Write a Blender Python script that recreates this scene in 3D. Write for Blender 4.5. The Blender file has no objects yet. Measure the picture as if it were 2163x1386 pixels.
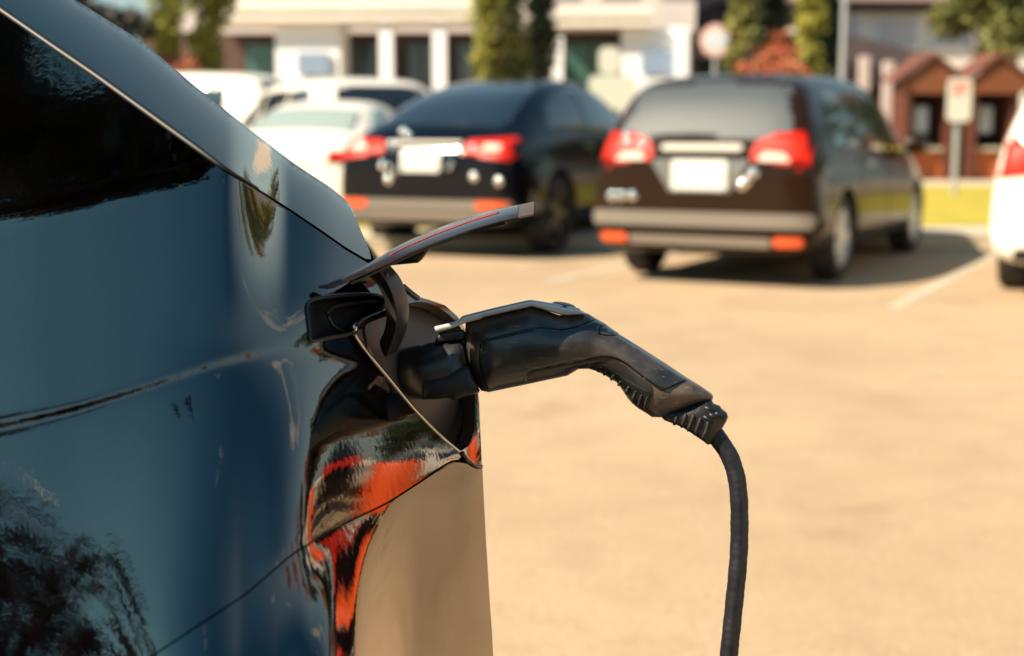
import bpy, bmesh, math, random
import numpy as np
from mathutils import Vector, Matrix
from mathutils.geometry import delaunay_2d_cdt
from mathutils.bvhtree import BVHTree
R = math.radians
random.seed(7)
rng = np.random.default_rng(7)
S = bpy.context.scene
COL = S.collection

# ------------------------------------------------------------------ camera, sky, sun, exposure
CAM_H, HOR, FPX, CX, CY = 1.33, 265.0, 3004.0, 1081.5, 693.0
PITCH = math.atan((CY - HOR) / FPX)
cam = bpy.data.cameras.new('camera')
cam.sensor_width = 36.0
cam.lens = 50.0
cam.clip_end = 2000
cam.dof.use_dof = True
cam.dof.focus_distance = 1.21
cam.dof.aperture_fstop = 4.7
camo = bpy.data.objects.new('camera', cam)
COL.objects.link(camo)
camo.location = (0, 0, CAM_H)
camo.rotation_euler = (math.pi / 2 - PITCH, 0, 0)
S.camera = camo

SUN_EL = R(44)
SUN_AZ = R(-118)                      # from +Y, clockwise: the sun stands to the left
w = bpy.data.worlds.new('World')
S.world = w
w.use_nodes = True
nt = w.node_tree
nt.nodes.clear()
N = nt.nodes.new
wo = N('ShaderNodeOutputWorld'); bg = N('ShaderNodeBackground'); sky = N('ShaderNodeTexSky')
sky.sky_type = 'NISHITA'
sky.sun_disc = False
sky.sun_elevation = SUN_EL
sky.sun_rotation = SUN_AZ
sky.air_density = 1.3
sky.dust_density = 1.2
sky.ozone_density = 1.5
bg.inputs['Strength'].default_value = 0.05
# small fair-weather clouds in the sky
tc = N('ShaderNodeTexCoord'); mp = N('ShaderNodeMapping'); nz = N('ShaderNodeTexNoise'); cr = N('ShaderNodeValToRGB'); mx = N('ShaderNodeMixRGB')
mp.inputs['Scale'].default_value = (1, 1, 2.2)
mp.inputs['Location'].default_value = (0.35, 0.1, 0.2)
nz.inputs['Scale'].default_value = 3.2
nz.inputs['Detail'].default_value = 6
cr.color_ramp.elements[0].position = 0.66
cr.color_ramp.elements[1].position = 0.74
mx.inputs['Color2'].default_value = (9.5, 8.6, 7.8, 1)
L = nt.links.new
L(tc.outputs['Generated'], mp.inputs['Vector']); L(mp.outputs[0], nz.inputs['Vector']); L(nz.outputs['Fac'], cr.inputs[0])
tint = N('ShaderNodeMixRGB'); tint.blend_type = 'MULTIPLY'; tint.inputs['Fac'].default_value = 1.0; tint.inputs['Color2'].default_value = (.46, 1.0, 1.06, 1)   # teal cast of the deep sky
L(sky.outputs[0], tint.inputs['Color1'])
sep = N('ShaderNodeSeparateXYZ'); hz_ = N('ShaderNodeMapRange'); hz_.inputs['From Min'].default_value = .0; hz_.inputs['From Max'].default_value = .80; hz_.inputs['To Min'].default_value = .6; hz_.inputs['To Max'].default_value = 0
hz_.interpolation_type = 'SMOOTHSTEP'
hmix = N('ShaderNodeMixRGB'); hmix.inputs['Color2'].default_value = (6.2, 6.6, 6.4, 1)      # bright haze low in the sky
L(tc.outputs['Generated'], sep.inputs[0]); L(sep.outputs['Z'], hz_.inputs['Value']); L(hz_.outputs[0], hmix.inputs['Fac']); L(tint.outputs[0], hmix.inputs['Color1'])
L(cr.outputs[0], mx.inputs['Fac']); L(hmix.outputs[0], mx.inputs['Color1']); L(mx.outputs[0], bg.inputs['Color']); L(bg.outputs[0], wo.inputs[0])

sl = bpy.data.lights.new('sun', 'SUN')
sl.energy = 5.0
sl.angle = R(0.5)
sl.color = (1.0, 0.845, 0.635)
so = bpy.data.objects.new('sun', sl)
COL.objects.link(so)
_sd = Vector((math.sin(SUN_AZ) * math.cos(SUN_EL), math.cos(SUN_AZ) * math.cos(SUN_EL), math.sin(SUN_EL)))
so.rotation_euler = (-_sd).to_track_quat('-Z', 'Y').to_euler()
so.location = _sd * 60
S.view_settings.view_transform = 'Standard'
S.view_settings.look = 'None'
S.view_settings.gamma = 1
S.view_settings.exposure = 1.12
S.render.resolution_x, S.render.resolution_y = 1024, 656

# ------------------------------------------------------------------ helpers
CP, SP = math.cos(PITCH), math.sin(PITCH)
def P(px, py, d):
    """point seen at photo pixel (px, py), d metres along the optical axis"""
    x = (px - CX) / FPX * d
    v = (py - CY) / FPX * d
    return Vector((x, d * CP - v * SP, CAM_H - d * SP - v * CP))
def atY(px, py, Y):
    """point of the vertical plane y = Y"""
    v = (py - CY) / FPX
    return P(px, py, Y / (CP - v * SP))
def gnd(px, py, z=0.0):
    a = P(px, py, 1.0) - Vector((0, 0, CAM_H))
    t = (z - CAM_H) / a.z
    return Vector((a.x * t, a.y * t, z))

MATS = {}
def mat(name, col, rough=0.5, metal=0.0, coat=0.0, spec=0.5, var=None, bump=None, trans=0.0, emit=None, coat_rough=0.03, rvar=None):
    """principled material; var = (scale, second colour, contrast); bump = (scale, strength)"""
    if name in MATS: return MATS[name]
    m = bpy.data.materials.new(name); m.use_nodes = True
    t = m.node_tree; b = t.nodes['Principled BSDF']
    b.inputs['Base Color'].default_value = (*col, 1)
    b.inputs['Roughness'].default_value = rough
    b.inputs['Metallic'].default_value = metal
    b.inputs['Coat Weight'].default_value = coat
    b.inputs['Coat Roughness'].default_value = coat_rough
    b.inputs['Specular IOR Level'].default_value = spec
    b.inputs['Transmission Weight'].default_value = trans
    if emit:
        b.inputs['Emission Color'].default_value = (*emit[0], 1); b.inputs['Emission Strength'].default_value = emit[1]
    c = t.nodes.new('ShaderNodeTexCoord')
    if var:
        n = t.nodes.new('ShaderNodeTexNoise'); n.inputs['Scale'].default_value = var[0]; n.inputs['Detail'].default_value = 5
        r = t.nodes.new('ShaderNodeValToRGB')
        k = var[2] if len(var) > 2 else 0.2
        r.color_ramp.elements[0].position = 0.5 - k; r.color_ramp.elements[1].position = 0.5 + k
        r.color_ramp.elements[0].color = (*col, 1); r.color_ramp.elements[1].color = (*var[1], 1)
        t.links.new(c.outputs['Object'], n.inputs['Vector']); t.links.new(n.outputs['Fac'], r.inputs[0]); t.links.new(r.outputs[0], b.inputs['Base Color'])
    if rvar:
        n = t.nodes.new('ShaderNodeTexNoise'); n.inputs['Scale'].default_value = rvar[0]; n.inputs['Detail'].default_value = 6
        r = t.nodes.new('ShaderNodeMapRange'); r.inputs['From Min'].default_value = .35; r.inputs['From Max'].default_value = .65
        r.inputs['To Min'].default_value = rvar[1]; r.inputs['To Max'].default_value = rvar[2]
        t.links.new(c.outputs['Object'], n.inputs['Vector']); t.links.new(n.outputs['Fac'], r.inputs['Value']); t.links.new(r.outputs[0], b.inputs['Roughness'])
    if bump:
        n = t.nodes.new('ShaderNodeTexNoise'); n.inputs['Scale'].default_value = bump[0]; n.inputs['Detail'].default_value = 4
        u = t.nodes.new('ShaderNodeBump'); u.inputs['Strength'].default_value = bump[1]; u.inputs['Distance'].default_value = bump[2] if len(bump) > 2 else 0.01
        t.links.new(c.outputs['Object'], n.inputs['Vector']); t.links.new(n.outputs['Fac'], u.inputs['Height']); t.links.new(u.outputs[0], b.inputs['Normal'])
    MATS[name] = m
    return m

def tag(o, label, cat, group=None):
    o['label'] = label; o['category'] = cat
    if group: o['group'] = group
    return o
def thing(name, label, cat, loc=(0, 0, 0), rz=0.0, group=None):
    o = bpy.data.objects.new(name, None); COL.objects.link(o)
    o.empty_display_size = 0.1
    o.location = loc; o.rotation_euler = (0, 0, rz)
    return tag(o, label, cat, group)
def link(name, me, m, parent=None, smooth=False, world=False):
    """link a mesh; world=True means its coordinates are world coordinates under a moved parent"""
    if m is not None:
        for q in (m if isinstance(m, (list, tuple)) else [m]): me.materials.append(q)
    o = bpy.data.objects.new(name, me); COL.objects.link(o)
    if smooth:
        me.polygons.foreach_set('use_smooth', [True] * len(me.polygons))
    if parent is not None:
        o.parent = parent
        if world:
            root = parent
            M = Matrix.Identity(4)
            while root is not None:
                M = Matrix.Translation(root.location) @ root.rotation_euler.to_matrix().to_4x4() @ M
                root = root.parent
            me.transform(M.inverted())
    return o
def struct(o, kind='structure'):
    o['kind'] = kind
    return o
def mesh(vs, fs):
    me = bpy.data.meshes.new('mesh'); me.from_pydata([tuple(v) for v in vs], [], fs); me.update()
    return me

class MB:
    """collects boxes, tubes and prisms into one mesh"""
    def __init__(s): s.v = []; s.f = []
    def add(s, vs, fs):
        n = len(s.v); s.v += [Vector(v) for v in vs]; s.f += [[i + n for i in f] for f in fs]; return s
    def box(s, a, b, M=None):
        x0, y0, z0 = a; x1, y1, z1 = b
        vs = [Vector(p) for p in ((x0, y0, z0), (x1, y0, z0), (x1, y1, z0), (x0, y1, z0), (x0, y0, z1), (x1, y0, z1), (x1, y1, z1), (x0, y1, z1))]
        if M is not None: vs = [M @ v for v in vs]
        return s.add(vs, [[0, 3, 2, 1], [4, 5, 6, 7], [0, 1, 5, 4], [1, 2, 6, 5], [2, 3, 7, 6], [3, 0, 4, 7]])
    def tube(s, pts, rad, seg=12, cap=True):
        pts = [Vector(p) for p in pts]
        if not hasattr(rad, '__len__'): rad = [rad] * len(pts)
        vs = []; fs = []
        up = None
        for i, p in enumerate(pts):
            t = (pts[min(i + 1, len(pts) - 1)] - pts[max(i - 1, 0)]).normalized()
            if up is None:
                up = t.orthogonal().normalized()
            up = (up - t * up.dot(t)).normalized(); sd = t.cross(up)
            for k in range(seg):
                a = 2 * math.pi * k / seg
                vs.append(p + (up * math.cos(a) + sd * math.sin(a)) * rad[i])
        for i in range(len(pts) - 1):
            for k in range(seg):
                fs.append([i * seg + k, i * seg + (k + 1) % seg, (i + 1) * seg + (k + 1) % seg, (i + 1) * seg + k])
        if cap:
            fs.append(list(range(seg))[::-1]); fs.append([(len(pts) - 1) * seg + k for k in range(seg)])
        return s.add(vs, fs)
    def lathe(s, prof, M, seg=32, closed=False):
        """profile (radius, axial) turned about local Y"""
        vs = []; fs = []
        n = len(prof)
        for k in range(seg):
            a = 2 * math.pi * k / seg
            for r, y in prof: vs.append(M @ Vector((r * math.cos(a), y, r * math.sin(a))))
        for k in range(seg):
            for i in range(n if closed else n - 1):
                j = (i + 1) % n
                fs.append([k * n + i, k * n + j, ((k + 1) % seg) * n + j, ((k + 1) % seg) * n + i])
        return s.add(vs, fs)
    def prism(s, poly, y0, y1, M=None):
        """polygon in (x, z) extruded from y0 to y1"""
        n = len(poly)
        vs = [Vector((x, y0, z)) for x, z in poly] + [Vector((x, y1, z)) for x, z in poly]
        if M is not None: vs = [M @ v for v in vs]
        return s.add(vs, [list(range(n)), list(range(n, 2 * n))[::-1]] + [[i, i + n, (i + 1) % n + n, (i + 1) % n] for i in range(n)])
    def build(s, name, m, parent=None, smooth=False, world=False, bevel=0.0, seg=2):
        me = mesh(s.v, s.f)
        bm = bmesh.new(); bm.from_mesh(me)
        bmesh.ops.recalc_face_normals(bm, faces=bm.faces)
        if bevel:
            ed = [e for e in bm.edges if len(e.link_faces) == 2 and e.calc_face_angle(0) > 0.5]
            bmesh.ops.bevel(bm, geom=ed, offset=bevel, segments=seg, affect='EDGES', profile=0.5, clamp_overlap=True)
        bm.to_mesh(me); bm.free()
        if smooth and not bevel:
            pass
        o = link(name, me, m, parent, smooth=bool(smooth), world=world)
        if smooth == 'auto':
            sharp(me, 35)
        return o
def sharp(me, deg):
    bm = bmesh.new(); bm.from_mesh(me)
    for e in bm.edges:
        e.smooth = not (len(e.link_faces) == 2 and e.calc_face_angle(0) > R(deg))
    bm.to_mesh(me); bm.free()

def crom(pts, n=8, closed=False):
    """Catmull-Rom through 2-D or 3-D points"""
    p = np.array(pts, float)
    out = []
    m = len(p)
    rngi = range(m if closed else m - 1)
    for i in rngi:
        if closed: a, b, c, d = p[(i - 1) % m], p[i], p[(i + 1) % m], p[(i + 2) % m]
        else: a, b, c, d = p[max(i - 1, 0)], p[i], p[i + 1], p[min(i + 2, m - 1)]
        for k in range(n):
            t = k / n
            out.append(0.5 * ((2 * b) + (-a + c) * t + (2 * a - 5 * b + 4 * c - d) * t * t + (-a + 3 * b - 3 * c + d) * t ** 3))
    if not closed: out.append(p[-1])
    return [tuple(q) for q in out]
def resample(poly, step, closed=True):
    out = []
    n = len(poly)
    for i in range(n if closed else n - 1):
        a = np.array(poly[i], float); b = np.array(poly[(i + 1) % n], float)
        k = max(1, int(round(np.linalg.norm(b - a) / step)))
        for j in range(k): out.append(tuple(a + (b - a) * j / k))
    if not closed: out.append(tuple(poly[-1]))
    return out
def inside(pts, poly):
    pts = np.asarray(pts, float); poly = np.asarray(poly, float)
    x, y = pts[:, 0], pts[:, 1]
    c = np.zeros(len(pts), bool)
    j = len(poly) - 1
    for i in range(len(poly)):
        xi, yi = poly[i]; xj, yj = poly[j]
        if yi != yj:
            c ^= ((yi > y) != (yj > y)) & (x < (xj - xi) * (y - yi) / (yj - yi) + xi)
        j = i
    return c
def bdist(pts, poly):
    pts = np.asarray(pts, float); poly = np.asarray(poly, float)
    d = np.full(len(pts), 1e9)
    for i in range(len(poly)):
        a = poly[i]; b = poly[(i + 1) % len(poly)]
        ab = b - a; l2 = (ab ** 2).sum()
        if l2 == 0: continue
        t = np.clip(((pts - a) @ ab) / l2, 0, 1)
        d = np.minimum(d, np.linalg.norm(pts - (a + t[:, None] * ab), axis=1))
    return d
def tri(poly, step, holes=(), rings=()):
    """constrained triangulation of a polygon with interior points -> points, triangles, boundary loops"""
    loops = [resample(poly, step)] + [resample(h, step) for h in holes]
    pa = np.array(poly, float)
    x0, y0 = pa.min(0); x1, y1 = pa.max(0)
    gx, gy = np.meshgrid(np.arange(x0 + step / 2, x1, step), np.arange(y0 + step / 2, y1, step))
    g = np.stack([gx.ravel(), gy.ravel()], 1)
    ok = inside(g, loops[0])
    for l in loops[1:]: ok &= ~inside(g, l)
    g = g[ok]
    far = np.full(len(g), 1e9)
    for l in loops: far = np.minimum(far, bdist(g, l)) if len(g) else far
    mind = max([step * 0.45] + [r * 1.25 for r in rings])
    g = g[far > mind]
    extra = []
    for r in rings:
        l = np.array(loops[0]); nx = np.roll(l, -1, 0) - np.roll(l, 1, 0)
        nn = np.stack([-nx[:, 1], nx[:, 0]], 1); nn /= np.maximum(np.linalg.norm(nn, axis=1), 1e-9)[:, None]
        for sgn in (1, -1):
            q = l + nn * r * sgn
            k = inside(q, loops[0])
            q = q[k]
            if len(q): extra.append(q[bdist(q, l) > r * 0.85])
    pts = []; loopidx = []
    for l in loops:
        loopidx.append(list(range(len(pts), len(pts) + len(l)))); pts += l
    nb = len(pts)
    if len(g): pts += [tuple(q) for q in g]
    for e in extra: pts += [tuple(q) for q in e]
    edges = [(l[i], l[(i + 1) % len(l)]) for l in loopidx for i in range(len(l))]
    vo, eo, fo, ov, oe, of = delaunay_2d_cdt([Vector(p) for p in pts], edges, [], 0, 1e-7)
    V = np.array([tuple(v) for v in vo])
    mp_ = {}
    for i, src in enumerate(ov):
        for s_ in src: mp_[s_] = i
    F = [f for f in fo]
    cen = np.array([V[list(f)].mean(0) for f in F])
    ok = inside(cen, loops[0])
    for l in loops[1:]: ok &= ~inside(cen, l)
    F = [list(f) for f, k in zip(F, ok) if k]
    return V, F, [[mp_[i] for i in l if i in mp_] for l in loopidx]

def sheet(name, poly, D, m, parent, step=10, holes=(), fold=0.010, smoothn=True):
    """skin panel lying on the depth field D(px, py), its edges folded away from the viewer"""
    V, F, loops = tri(poly, step, holes)
    used = sorted({i for f in F for i in f}); rm = {i: k for k, i in enumerate(used)}
    V2 = V[used]; F = [[rm[i] for i in f] for f in F]
    dep = D(V2[:, 0], V2[:, 1])
    vs = [P(x, y, d) for (x, y), d in zip(V2, dep)]
    e = 0.7
    nor = []
    dxp = D(V2[:, 0] + e, V2[:, 1]); dxm = D(V2[:, 0] - e, V2[:, 1]); dyp = D(V2[:, 0], V2[:, 1] + e); dym = D(V2[:, 0], V2[:, 1] - e)
    for i, (x, y) in enumerate(V2):
        a = P(x + e, y, dxp[i]) - P(x - e, y, dxm[i]); b = P(x, y + e, dyp[i]) - P(x, y - e, dym[i])
        n = a.cross(b).normalized()
        if n.dot(vs[i] - camo.location) > 0: n = -n
        nor.append(n)
    # orient faces to the viewer
    F2 = []
    for f in F:
        a, b, c = (vs[i] for i in f[:3])
        F2.append(f if (b - a).cross(c - a).dot(a - camo.location) < 0 else f[::-1])
    nb = len(vs)
    for l in loops:
        l = [rm[i] for i in l if i in rm]
        k = len(l); o = len(vs)
        for i in l: vs.append(vs[i].copy()); nor.append(Vector((0, 0, 0)))
        for i in l: vs.append(vs[i] - nor[i] * fold); nor.append(Vector((0, 0, 0)))
        for i in range(k): F2.append([o + i, o + (i + 1) % k, o + k + (i + 1) % k, o + k + i])
    me = mesh(vs, F2)
    o = link(name, me, m, parent, smooth=True, world=True)
    if smoothn:
        me.normals_split_custom_set_from_vertices([tuple(n) for n in nor])
    return o

DOME = {}
def pillow(name, poly, d0, H, Rpx, m, parent, step=6, Re=None, back=None, rings=(1.2, 3.5, 7.0), base=None, lift=.0015, edge=3.0, it=8):
    """closed solid with rounded rim: outline in photo pixels, half thickness H metres about depth d0"""
    Re = min(H, Re if Re is not None else H)
    V, F, loops = tri(poly, step, rings=[r for r in rings if r < Rpx * 1.3])
    lp = np.array(resample(poly, step))
    used = sorted({i for f in F for i in f}); rm = {i: k for k, i in enumerate(used)}
    V = V[used]; F = [[rm[i] for i in f] for f in F]
    bl = {rm[i] for i in loops[0] if i in rm}
    dist = bdist(V, lp)
    for i in bl: dist[i] = 0
    q = np.clip(dist / Rpx, 0, 1)
    h = (H - Re) + Re * np.sqrt(np.clip(1 - (1 - q) ** 2, 0, 1))
    dd = np.array([d0(x, y) if callable(d0) else d0 for x, y in V])
    n = len(V)
    # relax the dome so that no crease runs along its spine
    E = np.array(sorted({(min(f[i], f[(i + 1) % 3]), max(f[i], f[(i + 1) % 3])) for f in F for i in range(3)}))
    fix = np.zeros(n, bool); fix[list(bl)] = True
    fix |= dist < 5
    deg = np.bincount(E.ravel(), minlength=n)
    for _ in range(it):
        acc = np.bincount(E[:, 0], h[E[:, 1]], n) + np.bincount(E[:, 1], h[E[:, 0]], n)
        h = np.where(fix, h, .35 * h + .65 * acc / np.maximum(deg, 1))
    if base is not None:
        # a shell laid over another dome: base = list of (points, heights)
        bp, bh = base
        d2 = ((V[:, None, :] - bp[None, :, :]) ** 2).sum(2)
        k3 = np.argsort(d2, axis=1)[:, :4]
        w3 = 1 / (np.take_along_axis(d2, k3, 1) + 2.0)
        h = (bh[k3] * w3).sum(1) / w3.sum(1)
        e_ = np.clip(dist / edge, 0, 1)
        h = h + lift * np.sqrt(np.clip(1 - (1 - e_) ** 2, 0, 1)) - .0012 * (dist < .01)
    hb = h if back is None else h * back
    DOME[name] = (V.copy(), h.copy())
    hf = h.copy()
    vs = [P(x, y, d - a) for (x, y), d, a in zip(V, dd, hf)]
    F2 = []
    if Re < H or base is not None:
        vs += [P(x, y, d + a) for (x, y), d, a in zip(V, dd, hb)]
        for f in F: F2.append(list(f)); F2.append([i + n for i in f[::-1]])
        l = [rm[i] for i in loops[0] if i in rm]
        for i in range(len(l)): F2.append([l[i], l[(i + 1) % len(l)], l[(i + 1) % len(l)] + n, l[i] + n])
    else:
        bi = {}
        for i, ((x, y), d, a) in enumerate(zip(V, dd, hb)):
            if i in bl: bi[i] = i
            else: bi[i] = len(vs); vs.append(P(x, y, d + a))
        for f in F: F2.append(list(f)); F2.append([bi[i] for i in f[::-1]])
    me = mesh(vs, F2)
    bm = bmesh.new(); bm.from_mesh(me); bmesh.ops.recalc_face_normals(bm, faces=bm.faces); bm.to_mesh(me); bm.free()
    o = link(name, me, m, parent, smooth=True, world=True)
    sharp(me, 50)
    return o

# ------------------------------------------------------------------ materials
def asphalt():
    m = bpy.data.materials.new('tan_asphalt'); m.use_nodes = True  # warm tan base, mottled at random
    t = m.node_tree; b = t.nodes['Principled BSDF']; N = t.nodes.new; L = t.links.new
    b.inputs['Roughness'].default_value = .9
    c = N('ShaderNodeTexCoord')
    def noise(sc, det=5, rough=.6, off=0):
        mp = N('ShaderNodeMapping'); mp.inputs['Location'].default_value = (off, off * .7, 0)
        n = N('ShaderNodeTexNoise'); n.inputs['Scale'].default_value = sc; n.inputs['Detail'].default_value = det; n.inputs['Roughness'].default_value = rough
        L(c.outputs['Object'], mp.inputs['Vector']); L(mp.outputs[0], n.inputs['Vector']); return n.outputs['Fac']
    def ramp(f, p0, p1_, c0, c1):
        r = N('ShaderNodeValToRGB'); r.color_ramp.elements[0].position = p0; r.color_ramp.elements[1].position = p1_
        r.color_ramp.elements[0].color = (*c0, 1); r.color_ramp.elements[1].color = (*c1, 1); L(f, r.inputs[0]); return r.outputs[0]
    def mul(a, b_):
        x = N('ShaderNodeMixRGB'); x.blend_type = 'MULTIPLY'; x.inputs['Fac'].default_value = 1; L(a, x.inputs['Color1']); L(b_, x.inputs['Color2']); return x.outputs[0]
    o = ramp(noise(.45, 6), .34, .66, (.355, .252, .155), (.425, .312, .202))            # broad wear
    o = mul(o, ramp(noise(2.6, 8, .7, 3), .30, .52, (.86, .84, .82), (1.0, 1.0, 1.0)))      # patches
    o = mul(o, ramp(noise(42, 3, .6, 5), .30, .70, (.86, .855, .85), (1.10, 1.095, 1.08)))    # stones
    o = mul(o, ramp(noise(1.1, 4, .5, 11), .27, .36, (.80, .77, .75), (1.0, 1.0, 1.0)))     # oil stains
    L(o, b.inputs['Base Color'])
    u = N('ShaderNodeBump'); u.inputs['Strength'].default_value = .5; u.inputs['Distance'].default_value = .01
    L(noise(70, 3), u.inputs['Height']); L(u.outputs[0], b.inputs['Normal'])
    return m
M_asph = asphalt()
M_line = mat('worn_white_line_paint', (0.50, 0.44, 0.35), 0.8, var=(5, (0.40, 0.33, 0.24), 0.25))
M_grass = mat('dry_yellow_grass', (0.30, 0.25, 0.025), 0.9, var=(2.2, (0.44, 0.34, 0.03), 0.2))
M_kerb = mat('pale_kerb_concrete', (0.52, 0.45, 0.34), 0.85, var=(4, (0.42, 0.36, 0.27)))
M_black = mat('black_plastic', (0.012, 0.012, 0.014), 0.45)
M_seal = mat('black_rubber_seal', (0.006, 0.006, 0.007), 0.5)
M_tyre = mat('tyre_rubber', (0.018, 0.016, 0.015), 0.75)
M_rim = mat('silver_rim', (0.80, 0.78, 0.75), 0.3, metal=0.45)
M_drim = mat('dark_rim', (0.05, 0.05, 0.055), 0.35, metal=0.8)
M_chrome = mat('chrome', (0.75, 0.73, 0.70), 0.12, metal=1.0)
M_satin = mat('satin_silver_trim', (0.27, 0.24, 0.21), 0.3, metal=0.5)
M_plate = mat('white_plate', (0.60, 0.59, 0.55), 0.4)
M_red = mat('red_lamp_lens', (0.46, 0.013, 0.003), 0.4, spec=.2)
M_lamp = mat('clear_lamp_lens', (0.55, 0.46, 0.39), 0.55, spec=.2)
M_orange = mat('orange_red_reflector', (0.70, 0.10, 0.03), 0.3)
M_dglass = mat('dark_car_glass', (0.012, 0.016, 0.02), 0.04, coat=0.6, spec=0.8)
M_gglass = mat('sky_grey_rear_glass', (0.062, 0.074, 0.084), 0.45, spec=0.2)  # grey-blue base stands in for the sky mirrored in the glass
M_pglass = mat('pale_green_glass', (0.30, 0.36, 0.33), 0.08, coat=0.5)
M_white = mat('white_car_paint', (0.78, 0.73, 0.64), 0.3, coat=0.8)
M_brown = mat('dark_brown_car_paint', (0.018, 0.008, 0.004), 0.12, spec=.22)
M_nav = mat('black_car_paint', (0.003, 0.0035, 0.006), 0.10, spec=.3)
M_ora = mat('orange_car_paint', (0.75, 0.10, 0.02), 0.25, coat=1.0)

# ------------------------------------------------------------------ ground
def ground_sheet(name, poly, z, m, n=1):
    me = mesh([(x, y, z) for x, y in poly], [list(range(len(poly)))])
    return struct(link(name, me, m))
ground_sheet('ground', [(-300, -300), (300, -300), (300, 500), (-300, 500)], 0.0, M_asph)
def strip(a, b, wd, z=0.004):
    a = Vector(a[:2]); b = Vector(b[:2]); t = (b - a).normalized(); n = Vector((-t.y, t.x)) * wd / 2
    return [a - n, b - n, b + n, a + n]
HEAD = R(27)
hv = Vector((math.sin(HEAD), math.cos(HEAD)))          # parking direction: away and to the right
for i, (px, py) in enumerate(((1885, 652), (1150, 598), (2520, 700), (660, 540))):
    a = gnd(px, py).xy
    ground_sheet('parking_line', strip(a, a + hv * 5.2, 0.11), 0.004, M_line)
# kerb, grass verge and pavement beyond the row
k0 = gnd(1985, 522).xy; kdir = Vector((1, 0.06)).normalized()
def band(y0, y1, z0, z1, name, m, kind='structure'):
    mb = MB()
    for xa, xb in ((-60, 60),):
        a = k0 + kdir * xa; b = k0 + kdir * xb
        nn = Vector((-kdir.y, kdir.x))
        p = [a + nn * y0, b + nn * y0, b + nn * y1, a + nn * y1]
        mb.add([(q.x, q.y, z0) for q in p] + [(q.x, q.y, z1) for q in p], [[3, 2, 1, 0], [4, 5, 6, 7], [0, 1, 5, 4], [1, 2, 6, 5], [2, 3, 7, 6], [3, 0, 4, 7]])
    return struct(mb.build(name, m))
band(0.0, 1.3, -0.1, 0.14, 'kerb', M_kerb)
band(1.303, 12.0, -0.1, 0.16, 'grass_verge', M_grass)
band(12.003, 17.0, -0.1, 0.15, 'pavement', M_kerb)

# ------------------------------------------------------------------ parked cars
def wheel(parent, x, y, r, wd, side, rimm, spokes=5):
    """side = +1: outer face towards +y"""
    wh = bpy.data.objects.new('wheel', None); COL.objects.link(wh); wh.parent = parent
    wh.empty_display_size = 0.1
    M = Matrix.Translation((x, y, r)) @ Matrix.Scale(side, 4, (0, 1, 0))
    t = MB(); h = wd / 2
    t.lathe([(r * .66, -h * .8), (r * .9, -h), (r * .985, -h * .8), (r, -h * .4), (r, h * .4), (r * .985, h * .8), (r * .9, h), (r * .68, h * .92), (r * .66, h * .5)], M, 36, True)
    t.build('tyre', M_tyre, wh, smooth='auto')
    q = MB()
    q.lathe([(r * .67, -h * .4), (r * .67, h * .86), (r * .62, h * .9), (r * .60, h * .55), (r * .56, h * .2), (0.001, h * .2)], M, 36)
    for k in range(spokes):
        a = 2 * math.pi * k / spokes
        Rm = M @ Matrix.Rotation(a, 4, 'Y')
        q.box((r * .05, h * .3, -r * .10), (r * .64, h * .8, r * .10), Rm)
    q.lathe([(0.001, h * .85), (r * .14, h * .85), (r * .17, h * .3)], M, 16)
    q.build('rim', rimm, wh, smooth='auto')
    return wh

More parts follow.
